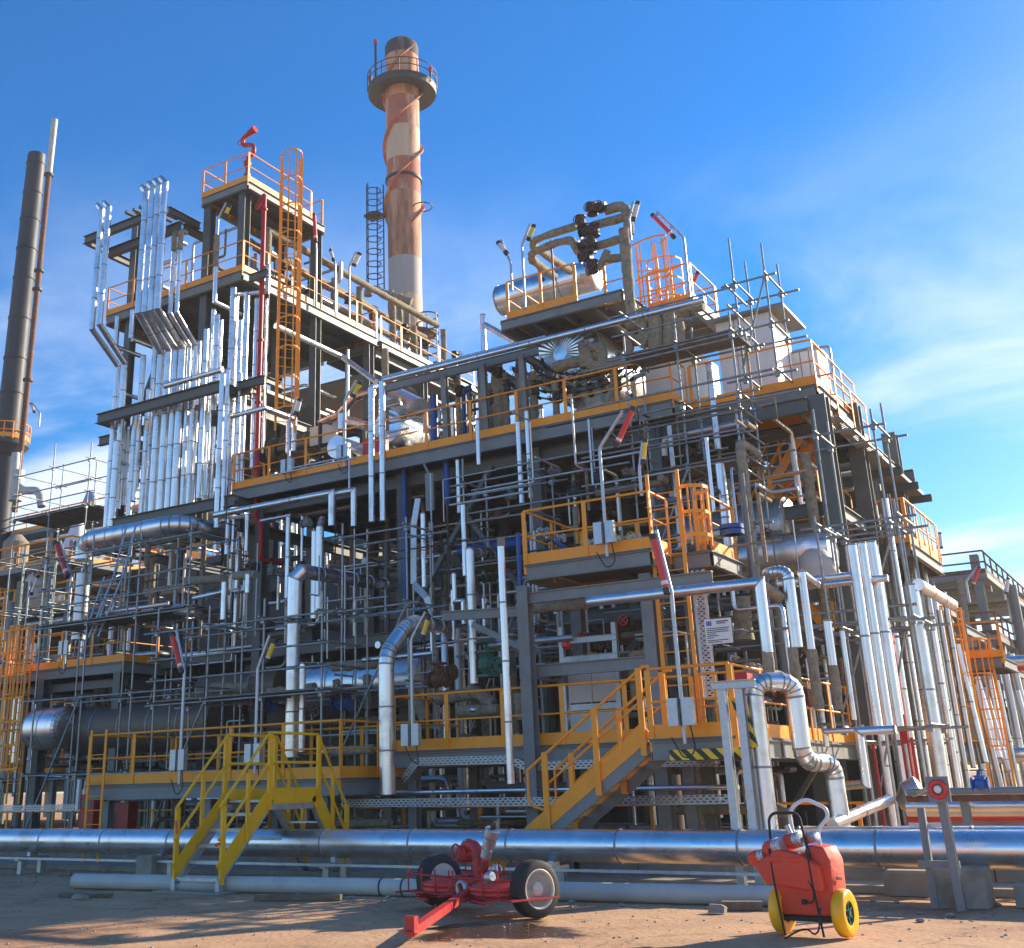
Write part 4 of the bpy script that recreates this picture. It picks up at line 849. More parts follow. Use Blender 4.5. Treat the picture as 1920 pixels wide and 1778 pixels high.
# orange mid-level platform at right, with zigzag stair
platform('orange railed platform halfway up at the right corner', rect(PY(1366, 985, 22.6).x, 25.9, -6.35, 29), PY(1440, 985, 25.9).z, [[(PY(1366, 985, 25.9).x, 25.93), (-6.4, 25.93), (-6.4, 28.9)]], bear=0, toe=.2)
t_ = thing('zigzag_stair', 'orange zigzag stair inside the right corner frame', 'stair', (-8, 27, 7))
for a, b in (((-8.6, 27, 7.2), (-6.9, 27, 9.4)), ((-6.9, 27.9, 9.4), (-8.6, 27.9, 7.2)), ((-6.6, 26.5, 4.4), (-8.2, 26.5, 6.9))):
    a, b = Vector(a), Vector(b)
    MB().bar(a, b, .03, .2).build('stringer', 'orange', t_); MB().bar(a+AY*.7, b+AY*.7, .03, .2).build('stringer', 'orange', t_)
    MB().tube([a+AZ*1, b+AZ*1], .025, 6).build('handrail', 'orange', t_); MB().tube([a+AZ*.5, b+AZ*.5], .02, 6).build('mid_rail', 'orange', t_)
    for k in range(4): q = a.lerp(b, k/3); MB().bar(q, q+AZ*1, .06, .02, AY).build('post', 'orange', t_)
    for k in range(9): q = a.lerp(b, (k+.5)/9); MB().box((q.x-.12, q.y+.02, q.z-.02), (q.x+.12, q.y+.68, q.z)).build('tread', 'galv', t_)
platform('orange railed side walkway outside the right corner column', rect(-6.2, 29.2, -5.2, 33), 6.9, [[(-5.23, 29.2), (-5.23, 33)], [(-6.2, 29.23), (-5.25, 29.23)]], bear=0)
# ================================================================== hanging and middle pipes
CP = lambda lab, pts, w, m='clad', **k: clad_pipe(lab, pts, pxm(pts[0], w)*.54, m, **k)
CP('upper long silver pipe running left below the upper platform', R_((402, 966, 23.2), ('x', 622), ('v', 986)), 11, n=12, sec=1.5)
CP('short silver drop pipe next to the bend below the upper platform', R_((628, 926, 23.3), ('x', 663), ('v', 987)), 10, n=12)
CP('hanging silver pipe stub left of the lagged valves', R_((895, 787, 24.3), ('v', 872)), 8)
CP('silver pipe hanging below the upper platform near the blue stub', R_((858, 862, 24.6), ('v', 962)), 8)
CP('left of the two silver pipes hanging below the valve stands', R_((971, 790, 24.3), ('v', 944)), 9.5)
CP('right of the two silver pipes hanging below the valve stands', R_((987, 770, 24.3), ('v', 934)), 8)
CP('silver pipe crossing the scaffold below the orange deck at right', R_((1329, 682, 25.0), ('v', 843)), 12)
CP('thick silver riser between the mid platform and the corner', R_((1349, 868, 23.2), ('v', 1075)), 17, n=14)
CP('left of the twin silver risers in the middle shade', R_((591, 995, 23.6), ('v', 1160)), 13, n=14)
CP('right of the twin silver risers with a bent top', R_((604, 975, 23.9), ('p', 600, 990, 23.5), ('v', 1145)), 14, n=14)
CP('large dark silver pipe coming forward over the scaffold boards', R_((745, 1100, 26.5), ('p', 567, 1072, 21.4), ('p', 553, 1085, 21.3), ('v', 1160)), 22, 'clad', n=16, sec=.9)
CP('thick silver riser under the scaffold in the lower middle', R_((551, 1168, 21.3), ('v', 1420)), 24, n=16)
CP('thick silver pipe with a slanted gooseneck in the lower middle', R_((840, 1176, 23.5), ('p', 776, 1168, 20.6), ('p', 757, 1180, 20.2), ('p', 724, 1226, 19.7), ('v', 1490)), 24, n=16, sec=.9, rad=.5, k=3)
CP('slim silver riser left of the open stair in the middle', R_((793, 962, 22.5), ('v', 1101)), 9)
CP('slim silver riser below the blue stub', R_((868, 945, 22.4), ('v', 1080)), 9)
CP('tall silver riser turning back at its top in the middle', R_((935, 1042, 25.0), ('p', 881, 1034, 21.4), ('v', 1282)), 13, n=14)
CP('tall slim silver pipe standing free in front of the frame', R_((939, 1022, 19.4), ('v', 1470)), 13, n=14, sec=1.1)
mud_pipe('muddy lagged cap on the tall free standing silver pipe', R_((939, 1008, 19.4), ('v', 1024)), .075)
CP('low silver riser left of the slanted gooseneck', R_((600, 1248, 22), ('p', 568, 1248, 21), ('v', 1410)), 11)
CP('silver header crossing low behind the gooseneck', R_((680, 1238, 22.3), ('x', 812), ('v', 1178)), 9)
CP('silver riser left of the twin risers', R_((541, 968, 23.9), ('v', 1122)), 9)
CP('slim silver pipe between the risers', R_((567, 966, 24.1), ('v', 1052)), 5)
CP('thin level silver pipe below the upper platform left', R_((488, 977, 24.2), ('x', 546)), 6)
CP('silver pipe end right of the red riser foot', R_((464, 964, 24.2), ('v', 1034)), 8)
CP('silver pipe end left of the red riser foot', R_((427, 972, 24.3), ('v', 1040)), 8)
CP('silver pipe end hidden beside the red riser foot', R_((438, 972, 24.4), ('v', 1036)), 6)
CP('slim silver pipe on the middle scaffold left', R_((421, 1090, 21.4), ('v', 1162)), 10)
CP('small silver riser beside the scaffold post', R_((465, 1075, 21.4), ('v', 1112)), 9)
CP('thin level silver pipe in the middle shade', R_((672, 1156, 23), ('x', 786)), 6)
CP('stepped silver pipe above the green valve', R_((851, 1074, 22.0), ('v', 1128), ('x', 868), ('v', 1170)), 8)
CP('left thin silver tube above the green valve', R_((848, 1105, 22.4), ('v', 1200)), 6)
CP('right thin silver tube above the green valve', R_((906, 1120, 22.4), ('v', 1180)), 6)
CP('level silver pipe passing behind the free standing pipe', R_((912, 1155, 21), ('x', 972)), 6)
# front right loops
CP('long silver pipe running across and turning down before the notice', R_((1101, 1129, 18.9), ('x', 1424), ('v', 1224)), 18, n=16, sec=1.5)
CP('silver hoop pipe just behind the long front pipe', R_((1440, 1076, 20.2), ('p', 1446, 1074, 19.6), ('x', 1476), ('v', 1214)), 20, n=16, rad=.3, sec=.9)
mud_pipe('yellowish lagged link between the two silver loops', [PY(1424, 1094, 19.0), PY(1462, 1120, 19.5)], .09)
CP('third silver loop pipe right of the hoop', R_((1502, 1070, 20.0), ('v', 1218)), 14, n=14)
CP('silver pipe running back to the corner from the third loop', R_((1504, 1075, 20.1), ('p', 1535, 1098, 21.5), ('x', 1665)), 13, n=14)
CP('fourth shorter silver pipe left of the pipe bundle', R_((1550, 1162, 20.4), ('v', 1248)), 15, n=14)
CP('silver level pipe behind the loops', R_((1455, 1095, 22.5), ('x', 1600)), 12, n=14)
mud_pipe('lagged lower end of the long front pipe', R_((1438, 1222, 18.9), ('v', 1265)), .10)
mud_pipe('lagged lower end of the silver hoop pipe', R_((1485, 1214, 19.6), ('v', 1300)), .09)
mud_pipe('lagged lower end of the third silver loop', R_((1521, 1218, 20.0), ('v', 1330)), .09)
mud_pipe('lagged lower end of the fourth silver pipe', R_((1562, 1248, 20.4), ('v', 1330)), .08)
mud_pipe('large lagged header lying behind the side handrail', [PY(1405, 1255, 20.3), PY(1500, 1285, 22.5)], .13)
CP('huge silver pipe with a ball like elbow beside the hazard stripes', R_((1452, 1552, 17.72), ('v', 1283), ('x', 1488), ('v', 1408), ('y', 1556), ('v', 1540)) if 0 else R_((1430, 1420, 17.85), ('v', 1290)) and [Vector((-5.80, 17.85, .65)), Vector((-5.80, 17.85, 2.98)), Vector((-5.30, 18.3, 2.98)), Vector((-5.30, 18.3, 1.78)), Vector((-5.02, 18.9, 1.78)), Vector((-5.02, 18.9, .6))], 33, n=22, rad=.22, sec=1.2, k=4)
CP('silver pipe stepping left from the foot of the pipe bundle', R_((1680, 1368, 19.6), ('x', 1610), ('v', 1470), ('p', 1577, 1474, 19.9)), 15, n=14)
CP('small silver pipe step left of the bundle foot', R_((1606, 1369, 20.4), ('x', 1546), ('v', 1400)), 10)
B = [(1596, 1020, 1372, 17), (1614, 1017, 1365, 17), (1632, 1015, 1362, 18), (1641, 1022, 1340, 9)]
for i, (x, y0, y1, w_) in enumerate(B):
    a = PY(x, y0, 21.0+.35*i); CP('%s pipe of the bright silver bundle at the right corner' % ('leftmost', 'second', 'third', 'slim rearmost')[i], [a, slide(a, AZ, y=y1)], w_, n=14, sec=1.6)
CP('second tier silver pipe below the bundle left', R_((1578, 1180, 20.6), ('v', 1350)), 9)
CP('tall thick silver pipe right of the red column', R_((1706, 1096, 23.5), ('v', 1500)), 26, n=16, sec=1.7)
CP('slim silver pipe right of the tall thick one', R_((1748, 1180, 25), ('v', 1490)), 10)
CP('second slim silver pipe at the back right', R_((1778, 1330, 26), ('v', 1490)), 9)
CP('broad silver pipe reaching back at the right end', R_((1722, 1096, 23.4), ('y', 1786)), 20, n=16)
CP('slanted silver pipe rising right from the orange cart', [PY(1560, 1545, 18.5), PY(1668, 1500, 20.5)], 20, n=16)
t_ = tag(MB().lathe([(.09, 0), (.28, .18), (.30, .42), (.22, .46)], PY(1684, 1508, 20.8), Vector((.9, .2, .35)), 16, sharp=True).build('funnel_cover', 'clad2'), 'dented silver funnel shaped cover at the slanted pipe end', 'cover')
plain_pipe('thin grey rod from the funnel to the gauge post', [PY(1700, 1498, 20.4), PY(1752, 1472, 18)], .03, 'galv', flanges=False)
rc_ = PY(1664, 1170, 24); tag(MB().box(rc_-Vector((.07, .1, 4.8)), rc_+Vector((.07, .1, 0))).build('red_column', 'red'), 'dull red column behind the silver bundle', 'column')
# big bend on the left scaffold
CP('very large silver pipe bending over the left scaffold', R_((157, 1052, 23.2), ('v', 1022), ('p', 172, 1013, 23.0), ('x', 335), ('y', 432)), 32, n=22, rad=.5, sec=.8, k=4)
CP('short silver cylinder lying on the left scaffold', [PY(330, 1142, 22), PY(372, 1147, 22)], 20, n=16)
CP('slim silver pipe lying above the left scaffold boards', [PY(362, 1122, 22.2), PY(428, 1108, 22.2)], 8)
CP('broad grey silver column behind the left rail', R_((158, 1075, 25.6), ('v', 1200)), 26, 'clad2', n=16)
# big vessels in the low interior
drum('large silver horizontal vessel behind the low platform', PY(585, 1290, 24), AX, .62, 3.6, 'clad', 32, head='radial')
drum('small shiny vessel low at the far left behind scaffold tubes', PY(72, 1368, 23.6), AX, .62, 1.3, 'clad', 28, head='radial', sec=.65)
drum('long dark brown vessel under the left orange platform', PY(150, 1372, 24.4), AX, .72, 6.0, 'cladd', 32, head='flat', sec=1.3)
drum('dark clad vessel behind the lagged pipes', PY(390, 1300, 25.5), AX, .55, 3.0, 'cladd', 24, head='flat')
drum('grey clad vessel deep behind the mid platform', PY(1250, 1020, 26), AX, .7, 3, 'clad2', 28)
drum('silver horizontal vessel right of the mid platform', PY(1370, 1052, 24.6), AX, .45, 2.2, 'clad', 28, head='flat')
tag(MB().lathe([(.05, 0), (.3, .12), (.38, .35), (.38, .7), (.34, .78)], PY(1515, 1030, 24), Vector((.3, .2, -1)), 20).build('white_dome', 'wpipe'), 'off white domed vessel end at the right corner', 'vessel')
# cream panel box on low platform
t_ = thing('panel_enclosure', 'cream panelled enclosure in a grey steel frame', 'enclosure', PY(1060, 1330, 21.6))
p0, p1 = PY(1063, 1245, 21.6), PY(1158, 1325, 21.6); mx_ = (p0.x+p1.x)/2; dz = (p0.z-p1.z)
for a, b in ((p0.x, mx_-.01), (mx_+.01, p1.x)):
    MB().box((a, 21.6, p1.z+.12), (b, 21.66, p0.z)).build('panel', 'cream', t_); MB().box((a, 21.6, p1.z-.55), (b, 21.66, p1.z-.05)).build('panel', 'cream', t_)
MB().box((p0.x, 21.62, p1.z-.03), (p1.x, 21.7, p1.z+.09)).build('rail_band', 'galv', t_)
for x in (p0.x-.09, p1.x+.05): MB().ibeam((x, 21.6, 2.3), (x, 21.6, p0.z+.75), .1, .1, None, AY).build('upright', 'galv', t_)
for z in (p0.z+.03+.05, p0.z+.45, 2.45): MB().ibeam((p0.x-.1, 21.55, z), (p1.x+.1, 21.55, z), .08, .12).build('crossbar', 'galv', t_)
tag(MB().lathe([(.06, 0), (.09, .05), (.09, .15), (.05, .2)], PY(1066, 1210, 21.4), -AY, 12).build('alarm_bell', 'redl'), 'small round red alarm on the steel crossbar', 'alarm')
tag(MB().box(PY(1100, 1100, 21)-Vector((.02, .03, .03)), PY(1144, 1097, 21)+Vector((0, .03, .03))).build('lamp_tube', 'yell'), 'yellow strip lamp under the mid platform', 'lamp')
tag(MB().box(PY(629, 1213, 21)-Vector((0, .02, .02)), PY(649, 1215, 21)+Vector((0, .02, .02))).build('lamp_tube', 'yell'), 'small yellow strip lamp above the silver vessel', 'lamp')
# red fire cabinet
t_ = thing('fire_cabinet', 'red fire cabinet with white pictograms by the short ladder', 'cabinet', PZ(165, 1590, .0))
c0 = PY(152, 1490, 19.6); c1 = PY(177, 1490, 19.6); w_ = c1.x-c0.x
MB().box((c0.x, 19.6, .25), (c1.x, 20.0, c0.z)).build('cabinet_body', 'red', t_)
MB().box((c0.x+.08, 19.59, c0.z-.28), (c1.x-.08, 19.597, c0.z-.14)).build('sign_plate', 'green', t_)
for dx, dz_, ww, hh in ((-.02, .45, .03, .16), (.04, .45, .03, .16), (.01, .52, .12, .02)): MB().box(((c0.x+c1.x)/2+dx-ww/2, 19.59, c0.z-dz_-hh), ((c0.x+c1.x)/2+dx+ww/2, 19.597, c0.z-dz_)).build('pictogram', 'white', t_)
MB().torus(((c0.x+c1.x)/2, 19.595, c0.z-.82), AY, .07, .012, 14, 4).build('pictogram', 'white', t_)
MB().box((c0.x-.12, 19.55, c0.z-.35), (c0.x-.03, 19.62, c0.z+.35)).build('lamp_tube', 'white', t_)
tag(MB().box((c0.x+.9, 19.9, .2), (c0.x+1.35, 20.2, c0.z-.2)).build('red_cabinet', 'red'), 'plain red cabinet just behind the fire cabinet', 'cabinet')
tag(MB().box((PY(1358, 1262, 19).x, 19.0, 2.3), (PY(1400, 1262, 19).x, 19.5, PY(1370, 1262, 19).z)).build('red_cabinet', 'red'), 'red cabinet with a grey lid on the orange landing', 'cabinet')
for i, (x, y, c_) in enumerate(((1032, 1005, 'rust'), (1048, 1010, 'rust'), (1018, 998, 'rust'), (1104, 1020, 'yell'), (1163, 1015, 'yell'), (1125, 1028, 'rust'), (1190, 1010, 'yell'))):
    valve('%s small handwheel valve from the left on the mid platform' % ORD[i], PY(x, y, 21.4), AX, .06, 'galv', c_, -AY)
for i, (x, y) in enumerate(((1060, 1225), (1098, 1195), (1130, 1210), (1175, 1165), (1010, 1180), (1195, 1230))):
    valve('%s small valve on the tubing above the cream panels' % ORD[i], PY(x, y, 21.9), AX, .06, 'dark', ('rust', 'redl')[i % 2], -AY)
# notice board
t_ = thing('notice_board', 'white printed notice board hung right of the tall ladder', 'notice', PY(1348, 1185, 19.2))
n0, n1 = PY(1321, 1163, 19.2), PY(1375, 1205, 19.2)
MB().box((n0.x, 19.18, n1.z), (n1.x, 19.2, n0.z)).build('board', 'white', t_)
def bar_(u0, v0, u1, v1, m, nm='print'): MB().box((n0.x+(n1.x-n0.x)*u0, 19.172, n0.z+(n1.z-n0.z)*v0), (n0.x+(n1.x-n0.x)*u1, 19.177, n0.z+(n1.z-n0.z)*v1)).build(nm, m, t_)
for k in range(3): bar_(.07+.07*k, .07, .12+.07*k, .26, 'blueink', 'logo')
bar_(.45, .09, .9, .13, 'text'); bar_(.45, .17, .8, .20, 'text')
for k, e in enumerate((.92, .86, .90, .4, .5, .30)): bar_(.06, .36+k*.075, e, .385+k*.075, 'text')
for k, e in enumerate((.85, .6)): bar_(.06, .84+k*.07, e, .865+k*.07, 'text')
# cable trays, low racks
def tray(lab, P, h=.11):
    t = thing('cable_tray', lab, 'cable tray', P[0]); P = [Vector(p) for p in P]
    for a, b in zip(P, P[1:]):
        if abs(a.x-b.x) > 2:
            k = int(abs(a.x-b.x)/2); 
            for j in range(k): MB().bar(a.lerp(b, j/k), a.lerp(b, (j+1)/k-.003), .012, h).build('tray_section', 'perf', t)
        else: MB().bar(a, b, .012, h).build('tray_section', 'perf', t)
    for a, b in zip(P, P[1:]): MB().bar(a+AY*.2-AZ*h/2, b+AY*.2-AZ*h/2, .4, .012).build('tray_base', 'galv', t)
def pz(x, y, Y): return PY(x, y, Y)
tray('perforated cable tray stepping along under the low platform', [pz(755, 1462, 20.05), pz(782, 1428, 20.05), pz(955, 1424, 20.05), pz(985, 1437, 20.05), pz(1175, 1430, 20.05), pz(1350, 1428, 20.05)], .15)
tray('lower perforated cable tray running along the front foot', [pz(640, 1506, 19.6), pz(1000, 1503, 19.6), pz(1270, 1500, 19.6), pz(1380, 1498, 19.6)], .15)
tray('perforated cable tray low at the far left', [pz(-20, 1516, 20.4), pz(255, 1512, 20.4)], .15)
tray('cable tray above the left low platform', [pz(290, 1491, 19), pz(500, 1480, 19)], .12)
tray('vertical perforated cable tray behind the notice board', [], .1) if 0 else None
t_ = thing('cable_tray', 'vertical perforated cable tray left of the notice board', 'cable tray', PY(1305, 1300, 20.9))
a = PY(1298, 1070, 20.9); b = slide(a, AZ, y=1310); a2 = PY(1318, 1070, 20.9)
for k in range(3): q, w2 = a.lerp(b, k/3), a.lerp(b, (k+1)/3-.003); MB().add([q, q+AX*(a2.x-a.x), w2+AX*(a2.x-a.x), w2], [(3, 2, 1, 0)]).build('tray_section', 'perf', t_)
for dx in (0, a2.x-a.x): MB().bar(a+AX*dx, b+AX*dx, .02, .06, AX).build('tray_flange', 'galv', t_)
t_ = thing('cable_tray', 'galvanised upright tray with a kinked foot in the middle', 'cable tray', PY(785, 1050, 23))
P = [PY(784, 935, 23), PY(776, 985, 23), PY(776, 1095, 23), PY(800, 1120, 22.6), PY(812, 1150, 22.6)]
for a, b in zip(P, P[1:]): MB().bar(a, b, .17, .04, AY).build('tray_section', 'galv', t_)
t_ = thing('light_column', 'flat grey hanging plate with a bracket below the upper platform', 'plate', PY(806, 920, 24)); MB().bar(PY(805, 888, 24), PY(807, 958, 24), .24, .06, AY).build('plate', 'steel2', t_); MB().bar(PY(795, 870, 24), PY(812, 905, 24), .05, .05).build('bracket', 'steel2', t_)
CP('upper low level silver pipe running along the front foot', [PY(645, 1489, 20.2), PY(1000, 1481, 20.2), PY(1385, 1476, 20.2)], 8, n=12, sec=2)
CP('thin silver pipe just above ground behind the orange stair', [PY(900, 1532, 21), PY(1015, 1531, 21)], 5)
CP('slim silver pipe low left behind the ladder', [PY(180, 1500, 21.4), PY(330, 1496, 21.4)], 6)
# ground level orange rail
t_ = thing('guard_rail', 'low orange guard rail at ground level behind the front racks', 'railing', (-16, 22.4, 0))
for x in range(-30, -5, 2): MB().bar((x+.4, 22.4, 0), (x+.4, 22.4, 1.1), .07, .03, AY).build('post', 'orange', t_)
for z in (1.1, .6): MB().tube([(-30, 22.4, z), (-5.4, 22.4, z)], .025, 6).build('rail', 'orange', t_)
# handwheel valves low
for i, (x, y, Y, r, c) in enumerate(((915, 1245, 21.5, .14, 'green'), (945, 1250, 21.6, .10, 'green'), (643, 1318, 21.4, .12, 'blue'), (497, 1320, 21.4, .12, 'blue'), (822, 1275, 21.5, .11, 'rust'), (838, 1262, 21.7, .10, 'rust'), (1035, 1260, 21, .09, 'dark'), (600, 1335, 21, .08, 'dark'), (1430, 1290, 21, .10, 'rust'), (1470, 1300, 21.5, .10, 'rust'), (1500, 1310, 22, .10, 'rust'))):
    valve(('tall green control valve in the middle', 'small green valve beside the tall one', 'blue valve before the big silver vessel', 'blue valve left of the silver vessel', 'left rusty handwheel valve near the gooseneck', 'right rusty handwheel valve near the gooseneck', 'yellowish handwheel valve behind the frame', 'small dark valve behind the orange rail',
        'left chained valve behind the side handrail', 'middle chained valve behind the side handrail', 'right chained valve behind the side handrail')[i], PY(x, y, Y), AX if i != 0 else AZ, r, c, 'rust' if c != 'green' else 'green', -AY if i % 2 else AZ)
for i, (x0, y0, x1, y1, Y, r) in enumerate(((820, 1310, 900, 1300, 21.8, .14), (880, 1290, 925, 1320, 21.6, .13), (625, 1250, 720, 1245, 22.8, .12), (630, 1275, 640, 1320, 22.4, .10), (688, 1265, 690, 1330, 22.4, .10), (440, 1080, 480, 1078, 22, .12), (350, 1090, 420, 1085, 22.5, .12), (1000, 1140, 1100, 1132, 21.4, .12), (860, 1335, 935, 1330, 21.4, .12), (780, 1310, 800, 1350, 22, .15), (620, 1410, 700, 1405, 20.5, .10), (1390, 1120, 1395, 1200, 22.5, .18), (505, 1300, 590, 1290, 22.5, .12), (400, 1290, 470, 1290, 23.5, .14), (975, 1300, 978, 1350, 21.3, .13))):
    mud_pipe('%s bare lagged pipe stretch low inside the plant, counted from the gooseneck' % ORD[i], [PY(x0, y0, Y), PY(x1, y1, Y)], r, group='bare lagged pipe stretches inside the plant', seed=40+i)
CP('silver capped lagged nozzle left of the frame column', [PY(882, 1331, 20.6), PY(892, 1331, 20.6)], 9)
# support posts at right of landing
t_ = thing('pipe_support', 'tall galvanised twin leg pipe stand right of the orange landing', 'pipe support', PZ(1380, 1600, 0))
for x in (1352, 1385):
    q = PY(x+15, 1420, 17.6); MB().ibeam((q.x, 17.6, 0), (q.x, 17.6, PY(x, 1290, 17.6).z), .12, .12, None, AY).build('leg', 'galv', t_)
q = PY(1367, 1420, 17.6); z = PY(1360, 1285, 17.6).z
MB().ibeam((q.x-.15, 17.55, z), (q.x+.55, 17.55, z), .12, .12).build('crossbar', 'galv', t_); MB().bar((q.x, 17.6, .75), (q.x+.3, 17.6, .75), .05, .05).build('tie', 'galv', t_)
# ================================================================== chimney and stacks
def chimney():
    B0 = PY(787, 690, 60); T0 = PY(752, 88, 60); x = (PY(753, 195, 60).x+PY(762, 510, 60).x)/2; x = PY(757, 350, 60).x
    def zat(y): return slide(Vector((x, 60, 30)), AZ, y=y).z
    def rad(z): return 1.27-.09*(zat(120)-z)/18 if z > 20 else 1.2
    t = thing('chimney', 'tall weathered cream and red banded chimney with a helical strake', 'chimney', (x, 60, 0))
    m = mat('chimney_paint', (.62, .31, .165), .75, 0, .20, .8, .15, 6, (.28, .12, .065), .46, 1.1, True)
    mr_ = mat('chimney_red_band', (.46, .15, .085), .75, 0, .25, .8, .15, 6, (.66, .42, .27), .46, 1.1, True)
    mg = mat('chimney_grey', (.40, .37, .34), .7, 0, .12, .7, .1, 6, (.28, .24, .2), .35, .5, True)
    mw = mat('chimney_pale_band', (.66, .46, .30), .75, 0, .15, .8, .15, 6, (.42, .20, .11), .42, 1.1, True)
    ms = mat('chimney_soot', (.05, .05, .055), .8, 0, .4, .9, .15, 6, (.35, .25, .18), .38, .6, True)
    ys = [(92, 112, ms), (112, 170, m), (170, 192, m), (192, 247, mr_), (247, 307, mw), (307, 340, mr_), (340, 368, mr_), (368, 428, m), (428, 490, m), (490, 560, mg), (560, 640, mw), (640, 720, mg), (720, 900, mw)]
    for a, b, mm in ys:
        za, zb = zat(b), zat(a); n = max(1, round((zb-za)/3))
        for i in range(n):
            z0, z1 = za+(zb-za)*i/n, za+(zb-za)*(i+1)/n; MB().lathe([(rad(z0)*1.004, z0), (rad(z0)*1.004, z0+.12), (rad(z0), z0+.13), (rad(z1), z1)], (x, 60, 0), AZ, 36, sharp=True).build('shell_course', mm, t)
    # oblique mouth
    zt = zat(92); MB().lathe([(1.27, 0), (1.22, .22), (1.02, .42), (.9, .45), (.8, .1)], (x, 60, zt), AZ, 28).build('mouth', ms, t)
    # helical strakes (three-start)
    z0, z1 = zat(430), zat(100)
    for s in range(2):
        vs = []; fs = []; n = 100
        for i in range(n+1):
            z = z0+(z1-z0)*i/n; th = 2*math.pi*(i/n)*1.55+s*math.pi+2.6; r = rad(z)
            for rr, dz in ((r-.02, .07), (r+.28, .07), (r+.28, -.07), (r-.02, -.07)): vs.append((x+math.cos(th)*rr, 60+math.sin(th)*rr, z+dz))
        for i in range(n):
            for k in range(4): fs.append((i*4+k, i*4+(k+1) % 4, (i+1)*4+(k+1) % 4, (i+1)*4+k))
        MB().add(vs, fs).build('helical_strake', mr_, t)
    for y in (342,): z = zat(y); MB().lathe([(rad(z)+.12, 0), (rad(z)+.12, .2)], (x, 60, z), AZ, 36, sharp=True).build('ring_flange', 'dark', t)
    # round platform
    zp = zat(170); R = 2.6
    MB().lathe([(1.25, .05), (R, .05), (R, -.1), (1.25, -.1)], (x, 60, zp), AZ, 32, sharp=True).build('round_deck', 'dark', t)
    sk = MB()
    sk.rings([[Vector((x+math.cos(2*math.pi*i/32)*r_, 60+math.sin(2*math.pi*i/32)*r_, zp+h_)) for i in range(32)] for r_, h_ in ((R, .0), (R*.97, -.45), (1.3, -.2))], caps=False, smooth=False); sk.build('skirt', 'dark', t)
    for z in (.6, 1.15): MB().torus((x, 60, zp+z), AZ, R, .04, 32, 5).build('handrail', 'dark', t)
    for i in range(12): a = 2*math.pi*i/12; MB().bar((x+math.cos(a)*R, 60+math.sin(a)*R, zp), (x+math.cos(a)*R, 60+math.sin(a)*R, zp+1.15), .08, .05).build('post', 'dark', t)
    for i in range(16): a = 2*math.pi*i/16; MB().bar((x+math.cos(a)*1.4, 60+math.sin(a)*1.4, zp-.15), (x+math.cos(a)*R, 60+math.sin(a)*R, zp-.12), .1, .2).build('bracket', 'dark', t)
    for dx, dz in ((-2.75, 1.9), (2.75, .4), (-1.0, 3.4)):
        MB().tube([(x+dx, 60-(2 if abs(dx) < 2 else .3), zp), (x+dx, 60-(2 if abs(dx) < 2 else .3), zp+dz)], .09, 6).build('lamp_post', 'dark', t)
        MB().lathe([(.14, 0), (.16, .25), (.08, .4)], (x+dx, 60-(2 if abs(dx) < 2 else .3), zp+dz), AZ, 8).build('beacon', 'redl2', t)
    # small side landing
    MB().torus((x+1.6, 60, zat(400)), AZ, .7, .05, 12, 4).build('landing_rail', 'dark', t)
    lx, lz0, lz1 = x-1.2-.12, zat(545), zat(350)
    tl = thing('caged_ladder', 'dark caged ladder on the left side of the chimney', 'ladder', (lx, 58.9, lz0))
    for d in (-.28, .28): MB().bar((lx+d, 58.9, lz0), (lx+d, 58.9, lz1), .07, .07, AY).build('stile', 'dark', tl)
    k = int((lz1-lz0)/.45)
    rg = MB()
    for j in range(k): MB().bar((lx-.28, 58.9, lz0+j*.45), (lx+.28, 58.9, lz0+j*.45), .04, .04).build('rung', 'dark', tl)
    for j in range(9): MB().torus((lx-.3, 58.5, lz0+(lz1-lz0)*j/8.5), AZ, .5, .045, 12, 4).build('cage_hoop', 'dark', tl)
    for a in range(5): th = math.pi*(.6+a*.2); MB().bar((lx-.3+math.cos(th)*.5, 58.5-abs(math.sin(th))*.5, lz0), (lx-.3+math.cos(th)*.5, 58.5-abs(math.sin(th))*.5, lz1), .05, .05).build('cage_strap', 'dark', tl)
    zz_ = zat(402); MB().cbox((x-1.9, 59, zz_), (1.2, 1.0, .2)).build('rest_landing', 'dark', tl)
    # lower stair cage right of chimney
    t2 = thing('caged_ladder', 'dark spiral cage on the lower right of the chimney', 'ladder', (x+2, 60, zat(690)))
    for j in range(6): MB().torus((x+2.1, 59.5, zat(690-j*16)), AZ, .75, .05, 14, 4).build('cage_hoop', 'dark', t2)
    for a in range(6): th = a*math.pi/3; MB().bar((x+2.1+math.cos(th)*.75, 59.5+math.sin(th)*.75, zat(700)), (x+2.1+math.cos(th)*.75, 59.5+math.sin(th)*.75, zat(608)), .05, .05).build('cage_strap', 'dark', t2)
    MB().lathe([(1.3, 0), (1.3, .15), (.6, -.8)], (x+1.2, 59.6, zat(640)), AZ, 16, sharp=True).build('round_landing', 'rust', t2)
chimney()
